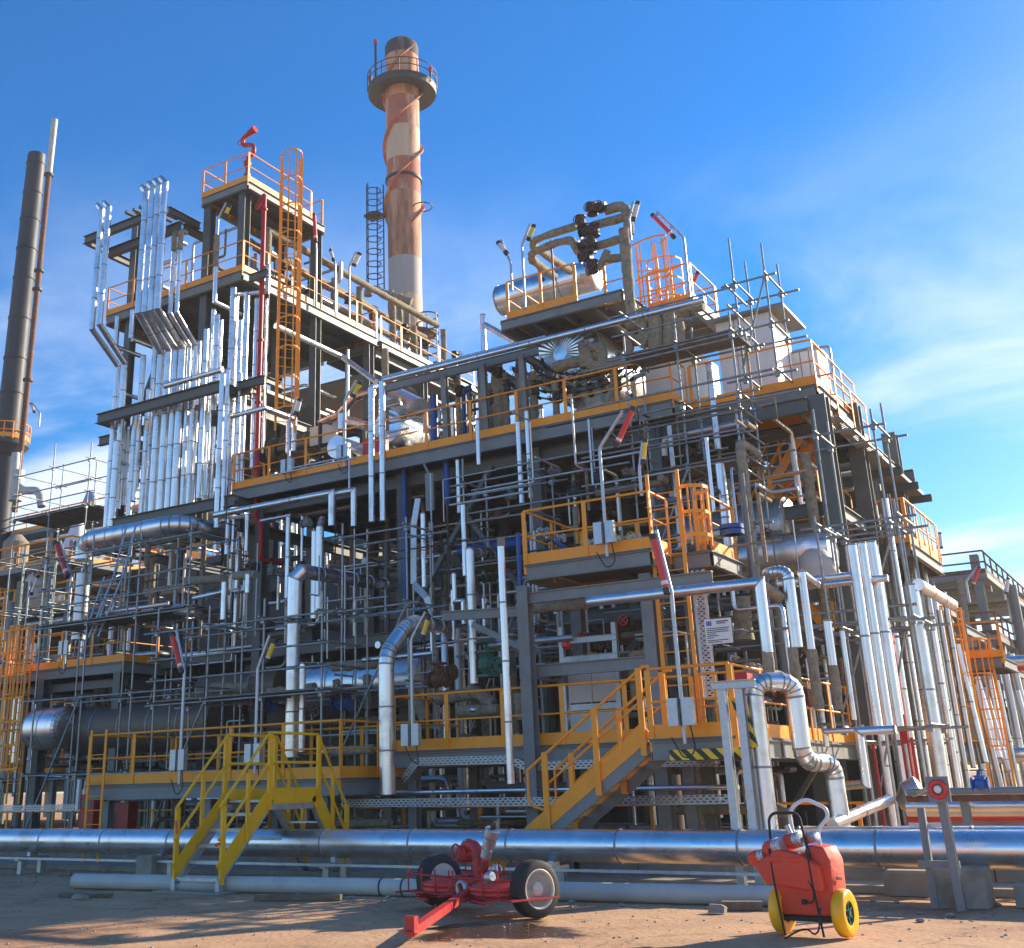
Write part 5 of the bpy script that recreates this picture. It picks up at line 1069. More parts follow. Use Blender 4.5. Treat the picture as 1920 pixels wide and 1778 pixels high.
def black_stack():
    Y = 45; x = PY(45, 520, Y).x; z = lambda y: slide(Vector((x, Y, 20)), AZ, y=y).z
    t = thing('black_stack', 'tall black stack with ring joints at the left edge', 'stack', (x, Y, 0))
    rs = pxm(Vector((x, Y, 30)), 1)
    zs = [0]+[z(y) for y in (1200, 1000, 840, 740, 675, 600, 525, 470, 415, 365, 310, 291)]
    for i, (a, b) in enumerate(zip(zs, zs[1:])):
        r0 = rs*(25-7.5*(a-zs[0])/(zs[-1]-zs[0])); r1 = rs*(25-7.5*(b-zs[0])/(zs[-1]-zs[0]))
        MB().lathe([(r0*1.07, a), (r0*1.07, a+.12), (r0, a+.13), (r1, b-.01)], (x, Y, 0), AZ, 28, sharp=True).build('shell_course', 'sblack', t)
    zp = z(832); R = rs*40
    MB().lathe([(rs*22, .1), (R, .1), (R, -.25), (rs*22, -1.0)], (x, Y, zp), AZ, 28, sharp=True).build('round_deck', 'dark', t)
    for h in (.6, 1.15): MB().torus((x, Y, zp+h), AZ, R, .04, 30, 5).build('handrail', 'orange', t)
    MB().lathe([(R, 0), (R, .3)], (x, Y, zp+.1), AZ, 30, sharp=True).build('toe_board', 'orange', t)
    for i in range(16): a = 2*math.pi*i/16; MB().bar((x+math.cos(a)*R, Y+math.sin(a)*R, zp), (x+math.cos(a)*R, Y+math.sin(a)*R, zp+1.15), .07, .04).build('post', 'orange', t)
    p = PY(93, 228, Y-1.2); q = PY(78, 330, Y-1.2); x2 = PY(72, 520, Y-1.2).x; zz_ = lambda y: slide(Vector((x2, Y-1.2, 20)), AZ, y=y).z
    tag(MB().tube([(x2, Y-1.2, zz_(330)), (x2+.05, Y-1.2, zz_(225))], rs*6, 14).build('vent_pipe', 'wpipe'), 'pale vent pipe rising above the black stack', 'pipe')
    t3 = tag(MB().tube([(x2, Y-1.2, zz_(960)), (x2, Y-1.2, zz_(330))], rs*5.2, 14).build('vent_pipe', 'rust'), 'rusty lower vent pipe strapped along the black stack', 'pipe')
    for yy in (330, 510, 545, 715): MB().lathe([(rs*9, 0), (rs*9, .15)], (x2, Y-1.2, zz_(yy)), AZ, 12, sharp=True).build('clamp', 'dark', t3)
    tag(MB().tube([(x2+2.4, Y-3, zz_(960)), (x2+2.4, Y-3, zz_(905))], rs*11, 16).build('vent_nozzle', 'wpipe'), 'short cream nozzle low beside the black stack', 'pipe')
    plain_pipe('cream hooked pipe curving below the black stack platform', [PY(30, 850, 42), PY(27, 905, 42), PY(45, 920, 42), PY(75, 920, 42), PY(78, 950, 42)], .25, 'wpipe', rad=.8, flanges=False)
black_stack()
# ================================================================== floodlights
LP = [
 ('red sleeved floodlight on a pole at the mid platform left post', (1139, 1044), (1131, 840), (1168, 770), (1187, 766), (1156, 834), 19.85, 'redl', 1000, .035, 5.5),
 ('yellow sleeved floodlight just right of the scaffold centre', (1203, 930), (1201, 880), (1205, 830), (1210, 826), (1206, 866), 21, 'yell', None, .035, 4.5),
 ('large red sleeved floodlight leaning left before the tall ladder', (1285, 1395), (1262, 1110), (1230, 995), (1224, 1007), (1250, 1108), 17.6, 'redl', 1335, .035, 6.5),
 ('yellow sleeved floodlight above the silver gooseneck', (774, 1400), (775, 1200), (798, 1148), (803, 1158), (792, 1194), 19.6, 'yell', 1378, .035, 4.5),
 ('yellow sleeved floodlight in the lower left middle', (478, 1450), (486, 1255), (506, 1192), (514, 1202), (501, 1238), 18.5, 'yell', 1415, .035, 4.5),
 ('red sleeved floodlight leaning over the lower left platform', (336, 1470), (350, 1260), (331, 1183), (322, 1190), (340, 1258), 18.4, 'redl', 1425, .035, 5),
 ('red sleeved floodlight on the far left platform rail', (120, 1255), (136, 1085), (113, 1015), (106, 1020), (127, 1080), 23.7, 'redl', 1215, .04, 5.5),
 ('white sleeved floodlight at the far left behind the scaffold', (47, 1180), (48, 1100), (62, 1074), (71, 1081), (59, 1113), 24.5, 'white', None, .03, 3),
 ('yellow sleeved floodlight under the topmost tower platform', (405, 500), (412, 410), (424, 380), (430, 387), (423, 403), 24.9, 'yell', None, .035, 4),
 ('red and white floodlight right of the caged tower ladder', (592, 575), (592, 470), (592, 455), (589, 403), (592, 452), 27, 'redl', None, .035, 3.5),
 ('small cream floodlight above the tower flank', (628, 585), (627, 495), (620, 465), (620, 470), (625, 487), 29, 'cream', None, .035, 3),
 ('white tubed floodlight above the tower flank', (655, 600), (658, 500), (668, 472), (674, 476), (664, 497), 30, 'white', None, .035, 4.5),
 ('leftmost cream floodlight of the top deck', (960, 545), (956, 495), (940, 450), (935, 456), (949, 474), 25.0, 'cream', None, .035, 4.5),
 ('second floodlight of the top deck with a yellow tube', (985, 580), (981, 460), (994, 420), (1001, 424), (991, 448), 24.9, 'yell', None, .035, 4),
 ('cream floodlight beside the lagged column top', (1183, 450), (1182, 410), (1188, 378), (1196, 381), (1188, 411), 25.1, 'cream', None, .035, 4.5),
 ('red sleeved floodlight standing out against the sky at top right', (1294, 560), (1279, 445), (1231, 397), (1224, 404), (1263, 444), 26.5, 'redl', None, .035, 4),
 ('short red floodlight right of the orange hoop cage', (1295, 600), (1295, 540), (1302, 512), (1308, 512), (1298, 535), 27.5, 'redl', None, .03, 3.5),
 ('yellow sleeved floodlight above the small exchanger', (646, 875), (648, 750), (668, 714), (675, 718), (663, 742), 24.5, 'yell', 848, .04, 4.5),
 ('floodlight with a glaring tube at the foot of the caged ladder', (541, 885), (545, 790), (556, 745), (562, 750), (556, 775), 24.5, 'white', 875, .04, 4.5),
 ('small red floodlight behind the lagged bends of the top deck', (1015, 545), (1015, 525), (1008, 498), (1008, 500), (1018, 524), 27.5, 'redl', None, .03, 3),
 ('red and white floodlight far back on the right side', (1712, 965), (1705, 935), (1688, 898), (1684, 902), (1700, 934), 36, 'redl', None, .04, 3.5),
 ('pale floodlight on the pole at the left stack platform', (73, 800), (72, 775), (60, 755), (58, 758), (64, 772), 44, 'cream', None, .05, 2.5),
]
for l in LP: lamp(l[0], l[1], l[2], l[3], l[4], l[5], l[6], l[7], l[8], l[9], l[10])
# ================================================================== scaffolds
def sc_at(lab, x, y, Y, **k): p = PY(x, y, Y); return p
p = PY(1182, 1050, 24.0); q = PY(1428, 1070, 22.9)
# right big scaffold (front plane)
xa, xb = PY(1180, 900, 24.0).x, PY(1400, 850, 24.0).x
scaffold('tall tube scaffold wrapping the upper right of the plant', -9.8, 23.4, 5.1, 2, 1, 4, 1.3, 1.1, 1.45, decks=(2, 4), top=1.1)
xa = PY(1366, 560, 24.2).x
scaffold('slim high scaffold bay reaching up beside the white hut', -7.38, 24.65, 10.2, 1, 1, 2, .75, 1.2, 1.2, decks=(), top=1.5)
xa, xb = PY(884, 900, 23.4).x, PY(1010, 900, 23.4).x
scaffold('dark scaffold between the hanging pipes below the platform', xa, 23.0, 2.3, 1, 1, 3, xb-xa, 1.1, 2.05, decks=(2,), top=.8)
xa, xb = PY(125, 1180, 21.6).x, PY(432, 1130, 21.6).x
scaffold('wide left scaffold standing in front of the large pipe bend', PY(130, 1190, 22.4).x, 21.4, 0, 3, 1, 4, 1.95, 1.4, 2.0, decks=(3,), top=.7)
scaffold('scaffold with boarded deck in front of the twin risers', PY(302, 1180, 20.3).x, 20.2, 0, 3, 1, 3, 1.75, 1.2, 1.75, decks=(2,), top=.9)
scaffold('open scaffold at the far left over the old plant', PY(-30, 1200, 27).x, 27, 0, 4, 1, 5, 1.9, 1.5, 2.0, decks=(), top=1.0)
scaffold('high scaffold tower beside the black stack pipe', PY(25, 1000, 29).x, 29, PY(100, 965, 29).z-3*1.9, 2, 1, 4, 2.2, 2.2, 1.9, decks=(3,), top=1.6)
scaffold('narrow scaffold in front of the right corner columns', PY(1640, 1400, 24).x-.3, 24, 0, 1, 1, 4, 1.2, 1.2, 2.1, decks=(), top=1.0)
scaffold('small scaffold behind the right landing', PY(1560, 1200, 22.4).x, 22.4, 2.3, 1, 1, 2, 1.5, 1.2, 1.9, decks=(), top=.6)
scaffold('scaffold bay between the gooseneck and the blue pipe', PY(640, 1200, 21.2).x, 21.2, 1.9, 1, 1, 3, 1.9, 1.0, 1.75, decks=(), top=.6)
for i, (x0, y0, x1, y1, Y) in enumerate(((1085, 700, 1400, 590, 23.2), (1080, 770, 1450, 690, 23.1), (870, 965, 1200, 890, 22.7), (885, 920, 1180, 830, 22.7), (1090, 860, 1420, 740, 23), (1250, 780, 1440, 620, 23.1), (1330, 1170, 1720, 1140, 22.5), (1400, 1245-60, 1700, 1100, 22), (930, 880, 1290, 780, 22.8), (1200, 790, 1500, 730, 23))):
    tag(MB().tube([PY(x0, y0, Y), slide(PY(x0, y0, Y), AX, x=x1)], .027, 6).build('scaffold_tube', 'scaf'), '%s long loose scaffold tube across the right half of the front' % ORD[i], 'scaffold tube', 'loose scaffold tubes across the front')
# leaning ladders
for i, (x0, y0, x1, y1, lab) in enumerate(((230, 1060, 175, 1195, 'left leaning aluminium ladder on the left scaffold'), (205, 1080, 168, 1190, 'thin second aluminium ladder on the left scaffold'), (246, 985, 222, 1080, 'short upper aluminium ladder on the left scaffold'))):
    a, b = PY(x0, y0, 22.2), PY(x1, y1, 21.6); t = thing('ladder', lab, 'ladder', b); d = (b-a).normalized(); s = AX*.2
    for k in (-1, 1): MB().bar(a+s*k, b+s*k, .06, .03, AY).build('stile', 'galv', t)
    n = int((b-a).length/.3)
    for j in range(1, n): q = a+d*(j*.3); MB().tube([q-s, q+s], .014, 5).build('rung', 'galv', t)
# boards stacks
tag(MB().box(PY(100, 1085, 22)-Vector((0, 0, .1)), PY(250, 1043, 22)*1+Vector((0, .8, .0))).build('board_stack', 'plank'), 'stack of scaffold boards under the large bend', 'boards') if 0 else None
# ================================================================== fire trailer
def trailer():
    O = PZ(880, 1705, 0); cR = PZ(1005, 1722, 0); cL = PZ(806, 1703, 0)+Vector((.0, .25, 0))
    ax = (cR-cL); W = ax.length; ax.normalize(); fo = Vector((ax.y, -ax.x, 0))   # towards camera
    t = thing('fire_monitor_trailer', 'red two wheeled fire monitor trailer with coiled hoses', 'trailer', (cL+cR)/2)
    R = .335
    for c, s in ((cL, -1), (cR, 1)):
        w = c+AZ*R
        MB().lathe([(.22, -.10), (R*.93, -.11), (R, -.075), (R*1.0, -.05), (R*.985, -.045), (R*.985, -.035), (R, -.03), (R, .03), (R*.985, .035), (R*.985, .045), (R, .05), (R, .075), (R*.93, .11), (.22, .10)], w, ax, 32, caps=False).build('tyre', 'black', t)
        rim = MB().lathe([(.225, -.09), (.2, -.05), (.12, -.01), (.08, .03), (.02, .04)][::1], w, ax*s*-1 if 0 else ax*s, 24)
        rim = MB().lathe([(.23, .07), (.235, .105), (.215, .10), (.19, .04), (.10, .03), (.085, .07), (.05, .08), (.001, .08)], w, ax*s, 24); rim.lathe([(.22, -.1), (.22, .07)], w, ax*s, 20); o = rim.build('rim', 'wpipe', t)
        for k in range(5): a = 2*math.pi*k/5; e1 = AZ*math.cos(a)+fo*math.sin(a); MB().lathe([(.012, 0), (.012, .02)], w+ax*s*.035+e1*.14, ax*s, 6, sharp=True).build('wheel_nut', 'dark', o)
    mid = (cL+cR)/2+AZ*.33
    MB().bar(cL+AZ*R+ax*.1, cR+AZ*R-ax*.1, .08, .08).build('axle', 'red', t)
    MB().bar(mid+ax*.1+fo*.3-AZ*.05, PZ(770, 1752, .1)+AZ*.02, .09, .09).build('drawbar', 'red', t)
    h = PZ(770, 1752, .1); MB().torus(h+AZ*.02, AZ, .06, .025, 12, 6).cbox(h+AZ*.1+ax*.02, (.12, .08, .16)).build('coupling', 'red', t)
    # two flat hose coils in wire baskets
    for s in (-1, 1):
        c = mid+ax*s*W*.25+AZ*.0+fo*.12
        cage = MB()
        for z in (-.1, .12):
            P = [c+ax*a*.48+fo*b*.42+AZ*z for a, b in ((-1, -1), (1, -1), (1, 1), (-1, 1), (-1, -1))]
            cage.tube(P, .014, 6)
        for a in (-1, -.33, .33, 1):
            for b in (-1, 1): cage.tube([c+ax*a*.48+fo*b*.42-AZ*.1, c+ax*a*.48+fo*b*.42+AZ*.2], .012, 5)
        for a in (-.5, 0, .5): cage.tube([c+ax*a-fo*.42-AZ*.1, c+ax*a+fo*.62-AZ*.1], .012, 5)
        cage.build('basket', 'red', t)
        for k in range(6): MB().torus(c+AZ*(.0+.02*(k % 3)), AZ, .40-.058*k, .033, 26, 6).build('hose_coil', 'redl', t)
        for k in range(3): MB().torus(c-AZ*.06, AZ, .40-.06*k, .034, 26, 6).build('hose_coil', 'redl', t)
        MB().lathe([(.05, 0), (.065, .02), (.065, .1), (.05, .12)], c+fo*.45*s+ax*.3+AZ*.15, ax+AZ*.2, 12).build('hose_coupling', 'galv', t)
    MB().bar(mid-fo*.3+ax*.9-AZ*.1, mid+fo*.5+ax*.95-AZ*.1, .5, .02).build('side_plate', 'red', t)
    for k, (a_, f_, z_) in enumerate(((-.75, .62, -.16), (.15, .75, -.15), (.62, .7, -.12))):
        MB().tube(arc([mid+ax*a_+fo*.2+AZ*z_, mid+ax*a_+fo*f_+AZ*z_, mid+ax*(a_+.4)+fo*(f_+.05)+AZ*z_], .08, 3), .018, 6).build('tow_tube', 'red', t)
    for k in range(5):
        q_ = mid+ax*(-.8+.38*k)-fo*.28+AZ*.05; MB().tube([q_-AZ*.1, q_+AZ*.22], .012, 5).build('stake', 'red', t)
    MB().lathe([(.04, 0), (.05, .02), (.05, .12), (.03, .14)], mid+ax*.42-fo*.25+AZ*.1, ax, 12).build('hose_coupling', 'galv', t)
    # monitor
    m0 = mid+ax*.08+fo*.15
    MB().tube(arc([m0-AZ*.05, m0+AZ*.30, m0+AZ*.47-ax*.02, m0+AZ*.50-ax*.26, m0+AZ*.36-ax*.3], .15, 5), .075, 14).build('monitor_pipe', 'red', t)
    MB().lathe([(.12, 0), (.12, .05), (.08, .06)], m0-AZ*.02, AZ, 14, sharp=True).build('flange', 'red', t)
    b = m0+AZ*.64+ax*.02; MB().lathe([(.075, -.10), (.11, -.08), (.11, .08), (.075, .1)], m0+AZ*.38-ax*.28, fo, 14, sharp=True).torus(m0+AZ*.40-ax*.30+fo*.14, fo, .1, .014, 16, 5).build('swivel', 'red', t)
    n0 = m0+AZ*.22+ax*.10; d = (ax*.45+AZ*.85).normalized()
    MB().tube([m0+AZ*.15, n0+ax*.03, n0+d*.15], .055, 12).build('outlet', 'red', t)
    MB().lathe([(.06, 0), (.07, .02), (.07, .12), (.05, .13), (.05, .16), (.085, .17), (.085, .27), (.06, .28), (.095, .30), (.10, .40), (.075, .41)], n0+d*.13, d, 18, sharp=True).build('nozzle', 'galv', t)
    MB().lathe([(.03, 0), (.05, .03), (.02, .1)], n0+d*.54, d, 10).build('nozzle_tip', 'dark', t)
    MB().torus(m0+fo*.28-AZ*.02, fo, .085, .03, 16, 6).build('inlet_ring', 'galv', t)
    MB().tube([m0+fo*.55-ax*.2-AZ*.2, m0+fo*.55-ax*.2-AZ*.36], .02, 6).build('prop_leg', 'red', t)
trailer()
# ================================================================== orange hand cart
def cart():
    cL = PZ(1465, 1752, 0); cR = PZ(1592, 1760, 0); ax = (cR-cL); ax.z = 0; W = ax.length; ax.normalize(); fo = Vector((ax.y, -ax.x, 0)); mid = (cL+cR)/2
    t = thing('hose_cart', 'orange red hand cart on yellow wheels with a white hose loop', 'hand cart', mid)
    R = .235
    for c, s in ((cL+ax*.02, -1), (cR-ax*.03, 1)):
        w = c+AZ*R-fo*.05
        MB().lathe([(R*.5, -.055), (R*.86, -.07), (R*.97, -.05), (R, 0), (R*.97, .05), (R*.86, .07), (R*.5, .055)], w, ax, 32, caps=False).build('tyre', 'yellow', t)
        MB().lathe([(R*.52, -.04), (R*.52, .045), (R*.44, .05), (R*.40, .01), (.03, .01), (.03, .06), (.001, .06)], w, ax*s, 20, sharp=True).build('rim', 'green', t)
        for k in range(6): a = 2*math.pi*k/6; e1 = AZ*math.cos(a)+fo*math.sin(a); MB().bar(w+ax*s*.03, w+ax*s*.035+e1*R*.46, .025, .02).build('spoke', 'green', t)
    MB().bar(cL+AZ*R-fo*.05, cR+AZ*R-fo*.05, .03, .03).build('axle', 'black', t)
    # leaning body
    ln = lambda a, f, h: mid+ax*a*1.07+fo*(f-h*.0)+AZ*(h if h < .3 else .3+(h-.3)*.80)+ax*(-.10*(h-.2))
    def slab(prof, f0, f1, name, m, par=t, off=0.0):
        n = len(prof); vs = [ln(a+off, f0, h) for a, h in prof]+[ln(a+off, f1, h) for a, h in prof]; bv = .02
        cen = ln(sum(a for a, h in prof)/n+off, 0, sum(h for a, h in prof)/n)
        v3 = [v+(cen-v)*.05+fo*(f1+.03-f1) for v in vs[n:]]
        mb = MB(); mb.add(vs+v3, [tuple(range(n-1, -1, -1)), tuple(range(2*n, 3*n))]+[(i, (i+1) % n, n+(i+1) % n, n+i) for i in range(n)]+[(n+i, n+(i+1) % n, 2*n+(i+1) % n, 2*n+i) for i in range(n)])
        return mb.build(name, m, par)
    b1 = slab([(-.27, .20), (.27, .20), (.30, .5), (.34, .85), (.30, 1.02), (.14, 1.04), (.05, .86), (-.22, .80), (-.30, .62)], -.30, .06, 'body', 'oran', t)
    slab([(-.34, .56), (.22, .48), (.24, .55), (.24, .80), (.10, .93), (-.14, 1.0), (-.36, .84), (-.42, .78)], .065, .17, 'front_bag', 'oran', t)
    for o_ in t.children:
        if o_.name.startswith(('body', 'front_bag')): md = o_.modifiers.new('round', 'BEVEL'); md.width = .035; md.segments = 4; md.limit_method = 'ANGLE'; o_.data.polygons.foreach_set('use_smooth', [True]*len(o_.data.polygons))
    MB().bar(ln(.0, .065, .22), ln(.0, .065, .50), .07, .006, fo).build('strap', 'black', t)
    MB().bar(ln(.345, -.1, .62), ln(.345, .02, .64), .012, .03).build('strap', 'black', t)
    MB().bar(ln(-.3, -.1, .17), ln(.3, -.1, .17), .34, .05).build('base_plate', 'black', t)
    for a in (-.22, .17):
        MB().tube(arc([ln(a-.02, .19, .02), ln(a-.02, .19, .55), ln(a, .18, 1.0)], .1, 3), .012, 8).build('frame_tube', 'black', t)
    MB().tube(arc([ln(-.24, .12, .75), ln(-.22, .0, 1.44), ln(.10, .0, 1.44), ln(.16, .12, .85)], .09, 5), .016, 8).build('handle', 'black', t)
    MB().tube(arc([ln(-.2, .22, .0)+fo*.1, ln(-.05, .22, .08)+fo*.1, ln(.0, .2, .1), ln(.14, .22, .02)+fo*.1, ln(.18, .2, .3)], .06, 3), .009, 6).build('stand', 'black', t)
    for i, (a, f, h, r) in enumerate(((-.40, .05, .88, .075), (-.20, .08, 1.0, .09), (.0, .02, 1.09, .08), (-.06, -.12, 1.10, .07), (.13, -.05, 1.12, .055))):
        c = ln(a, f, h); d = (fo*.3+ax*.9+AZ*.25).normalized()
        o = MB().lathe([(r*.8, -.12), (r, -.08), (r, .03)], c, d, 14).build('hose_bundle', 'oran', t)
        MB().lathe([(r*1.02, .03), (r*1.02, .045), (r*.9, .05), (r*1.02, .055), (r*1.02, .075), (r*.9, .08), (r*.96, .085), (r*.96, .11), (r*.6, .115)], c, d, 14, sharp=True).build('coupling_ring', 'galv', t)
    for a in (-.22, -.02): MB().lathe([(.03, 0), (.045, .05), (.045, .16), (.02, .2)], ln(a-.05, .16, .86), ax+AZ*.05, 10).build('strap_roll', 'oran', t)
    MB().tube(arc([ln(-.02, -.05, 1.12), ln(-.04, -.1, 1.48), ln(.16, -.12, 1.62), ln(.42, -.12, 1.45), ln(.22, -.1, 1.22), ln(.21, -.1, 1.02)], .16, 7), .021, 10).build('white_hose', 'nylon', t)
    MB().tube([ln(-.02, .0, 1.1), ln(-.05, .0, 1.28)], .03, 8).build('valve_stub', 'galv', t)
    MB().tube(arc([ln(.1, .18, .66), ln(.15, .2, .5), ln(.12, .2, .34), ln(.02, .19, .36)], .05, 3), .008, 6).cbox(ln(.03, .2, .36), (.05, .04, .05)).build('cable', 'black', t)
A['oran'] = mat('orange_red_fabric', (.70, .065, .025), .6, 0, .10, 5, .25, 14)
cart()
# ================================================================== gauge stand and concrete block at right
b = PY(1812, 1705, 16.6); b.z = 0; block((b.x, b.y, 0), (.62, .55, .46), 'large rough concrete block at the foot of the gauge post')
block((b.x+.95, b.y+.2, 0), (.75, .4, .28), 'low concrete plinth right of the large block')
block((b.x-.9, b.y+1.2, 0), (.6, .3, .32), 'small broken concrete plinth behind the gauge posts')
t_ = thing('gauge_post', 'leaning galvanised gauge post with a red ring at lower right', 'gauge post', PY(1803, 1698, 15.95))
a = PY(1803, 1698, 15.95); a.z = .01; hd = PY(1762, 1480, a.y)
MB().ibeam(a, hd, .10, .10, .012, AY).build('post', 'steel2', t_)
g0 = hd+Vector((0, -.10, .0)); MB().box(g0-Vector((.13, 0, .15)), g0+Vector((.13, .03, .15))).build('back_plate', 'steel2', t_)
MB().torus(g0-AY*.02, AY, .09, .028, 20, 8).build('red_ring', 'redl', t_); MB().lathe([(.045, 0), (.045, .04), (.02, .05)], g0, -AY, 12, sharp=True).build('gauge_face', 'white', t_)
t_ = thing('gauge_post', 'dark slotted angle post left of the gauge post', 'post', PY(1748, 1685, 16.15))
a2 = PY(1750, 1680, 16.15); a2.z = .01; h2 = PY(1726, 1515, a2.y); MB().bar(a2, h2, .09, .012, AY).build('post', 'steel2', t_); MB().bar(a2+Vector((.04, 0, 0)), h2+Vector((.04, 0, 0)), .012, .09, AY).build('post_flange', 'steel2', t_)
c = PY(1722, 1620, a2.y-.1); MB().bar(c, slide(c, AX, x=1800), .06, .08).build('clamp_bar', 'steel2', t_)
c = PY(1705, 1547, a2.y+.1); MB().bar(c, slide(c, AX, x=1768), .05, .05).build('clamp_bar', 'galv', t_)
vt = valve('blue headed valve on the rail right of the gauge post', PY(1838, 1470, 19), AX, .06, 'blue', 'blue', AZ)
t_ = thing('pipe_rack', 'rusty horizontal pipes of the low rack at the right edge', 'pipe rack', (-2, 19.8, 0))
for i, (y, Y, m) in enumerate(((1485, 19.4, 'steel2'), (1498, 19.8, 'rust'), (1512, 20.2, 'clad'), (1522, 20.6, 'clad2'), (1535, 20.8, 'red'), (1545, 21, 'steel2'))):
    a = PY(1700, y, Y); MB().tube([a, Vector((5, Y, a.z))], .05+.03*(i in (2, 3)), 10).build('rack_pipe', m, t_)
for x in (-3.4, -1.4, .6): MB().ibeam((x, 20, 0), (x, 20, 1.3), .12, .12, None, AY).build('rack_post', 'steel2', t_)
# thin vertical tubes at the right foot
for i, x in enumerate((1655, 1668, 1682, 1698, 1716, 1730, 1745, 1640, 1626)):
    a = PY(x, 1520, 21.5+.3*(i % 3)); tag(MB().tube([Vector((a.x, a.y, 0)), slide(a, AZ, y=1395-12*(i % 4))], .03, 6).build('riser_tube', ('red', 'galv', 'galv', 'steel2', 'galv')[i % 5]), '%s thin upright tube at the foot of the right corner pipes' % ORD[i], 'pipe', 'thin upright tubes at the right corner foot')
# ================================================================== far units
def far_unit(lab, x0, x1, y0, y1, levels, seed, om='orange', pipes=14, cat='process unit', cs=.4):
    rr = random.Random(seed); t = thing('process_unit', lab, cat, (x0, y0, 0)); H = levels[-1]
    nx = max(2, round((x1-x0)/5)); ny = max(2, round((y1-y0)/7))
    for i in range(nx+1):
        for j in (0, ny): MB().ibeam((x0+(x1-x0)*i/nx, y0+(y1-y0)*j/ny, 0), (x0+(x1-x0)*i/nx, y0+(y1-y0)*j/ny, H+1), cs, cs, .03, AY).build('column', 'steel2', t)
    for z in levels:
        MB().slab(rect(x0-.5, y0-.5, x1+.5, y1+.5), z, .25).build('deck', 'steel2', t)
        for h in (.55, 1.1): MB().tube([(x1+.45, y1, z+h), (x1+.45, y0-.45, z+h), (x0-.45, y0-.45, z+h)], .05, 5).build('handrail', om, t)
        MB().bar((x1+.46, y1, z+.1), (x1+.46, y0-.45, z+.1), .03, .25).build('toe_board', om, t); MB().bar((x1+.45, y0-.46, z+.1), (x0-.45, y0-.46, z+.1), .03, .25).build('toe_board', om, t)
        for i in range(int((y1-y0)/2)): MB().bar((x1+.45, y0+i*2, z), (x1+.45, y0+i*2, z+1.1), .08, .05).build('post', om, t)
        for i in range(int((x1-x0)/2)): MB().bar((x0+i*2, y0-.45, z), (x0+i*2, y0-.45, z+1.1), .08, .05).build('post', om, t)
        for k in range(4): yy = rr.uniform(y0, y1); MB().tube([(x0, yy, z-.6), (x1+.4, yy, z-.6)], rr.uniform(.12, .3), 8).build('pipe', rr.choice(('clad', 'mud', 'clad2')), t)
        for k in range(3): c = (rr.uniform(x0+1, x1-1), rr.uniform(y0+.5, y0+2), z); r = rr.uniform(.5, .9); MB().lathe([(r, 0), (r, rr.uniform(1, 1.9)), (r*.4, 2.3)], c, AZ, 14, sharp=True).build('vessel', rr.choice(('clad', 'mud', 'white', 'clad2')), t)
    for k in range(pipes):
        side = rr.random() < .5; r = rr.uniform(.10, .28)
        if side: q = (x1+.7+rr.uniform(0, .3), rr.uniform(y0, y1))
        else: q = (rr.uniform(x0, x1), y0-.8-rr.uniform(0, .3))
        a, b = sorted((rr.uniform(0, H*.6), rr.uniform(H*.4, H))); MB().tube([(q[0], q[1], a), (q[0], q[1], b)], r, 10).build('pipe', rr.choice(('clad', 'clad', 'clad2', 'mud', 'steel2')), t)
    return t
far_unit('distant sunlit process unit with orange rails at the right edge', -14, -8.2, 62, 78, (4.2, 7.8, 10.8), 5, pipes=34, om='rust')
far_unit('further distant process unit beyond the right edge one', -7, 4, 84, 110, (3.5, 6.5, 9.5), 9, pipes=60, om='rust')
far_unit('old sunlit process unit with yellow orange rails at the far left', -75, -48, 46, 56, (3.5, 7.5, 11.0, 14.5, 17.5), 11, pipes=44)
far_unit('low sunlit pipe unit seen through the left scaffold', -58, -45, 42, 50, (3, 6, 9.5, 12.5), 13, pipes=34)
q = PY(1790, 1160, 40)
far_unit('older brownish pipe structure close behind the left scaffolds', -58, -44.5, 36, 41, (2.5, 5.0, 7.5, 10.0, 12.2), 17, pipes=60, cs=.25)
ladder('distant orange caged ladder tower at the right', (PY(1800, 1300, 38).x, 38), .4, PY(1790, 1140, 38).z, cage=PY(1820, 1390, 38).z, w=.8)
ladder('second distant orange ladder behind the tall one', (PY(1845, 1300, 40).x, 40), .4, PY(1830, 1200, 40).z, cage=PY(1850, 1400, 40).z, w=.8)
platform('distant orange landing at the ladder tower', rect(PY(1755, 1230, 40).x, 40, PY(1880, 1230, 40).x, 43), PY(1820, 1235, 40).z, [[(PY(1755, 1230, 40).x, 40.03), (PY(1880, 1230, 40).x, 40.03)]], bear=0)
platform('orange railed cage landing high behind the right corner', rect(PY(1672, 1000, 38).x, 38, PY(1716, 1000, 38).x, 42), PY(1690, 1015, 38).z, [[(PY(1672, 1000, 38).x, 38.03), (PY(1716, 1000, 38).x, 38.03), (PY(1716, 1000, 38).x, 41.9)]], bear=0)
ladder('thin scaffold like ladder beside the high cage landing', (PY(1665, 1000, 37).x, 37), 4, PY(1665, 905, 37).z, cage=5, m='steel2', w=.5)
for i, (x, y0, y1) in enumerate(((1765, 1000, 1075), (1885, 1085, 1125))):
    lamp('%s distant pale floodlight against the low sky at right' % ('left' if i == 0 else 'right'), (x, y1), (x, y0+28), (x-2+i*8, y0), (x-3+i*8, y0), (x+i*2, y0+27), 62, 'white', None, .05, 3)
t_ = lamp('distant red floodlight before the far right unit', (1818, 1130), (1822, 1090), (1834, 1062), (1836, 1064), (1824, 1098), 55, 'redl', None, .06, 3)
for i, (y, z, r) in enumerate(((46, 2.1, .25), (47, 2.1, .18), (48, 2.1, .3), (49, 5.5, .2), (50, 5.5, .3))):
    plain_pipe('%s long rack pipe crossing the distance at right' % ORD[i], [(-8, y, z), (8, y, z)], r, ('clad', 'red', 'clad2')[i % 3], flanges=False)
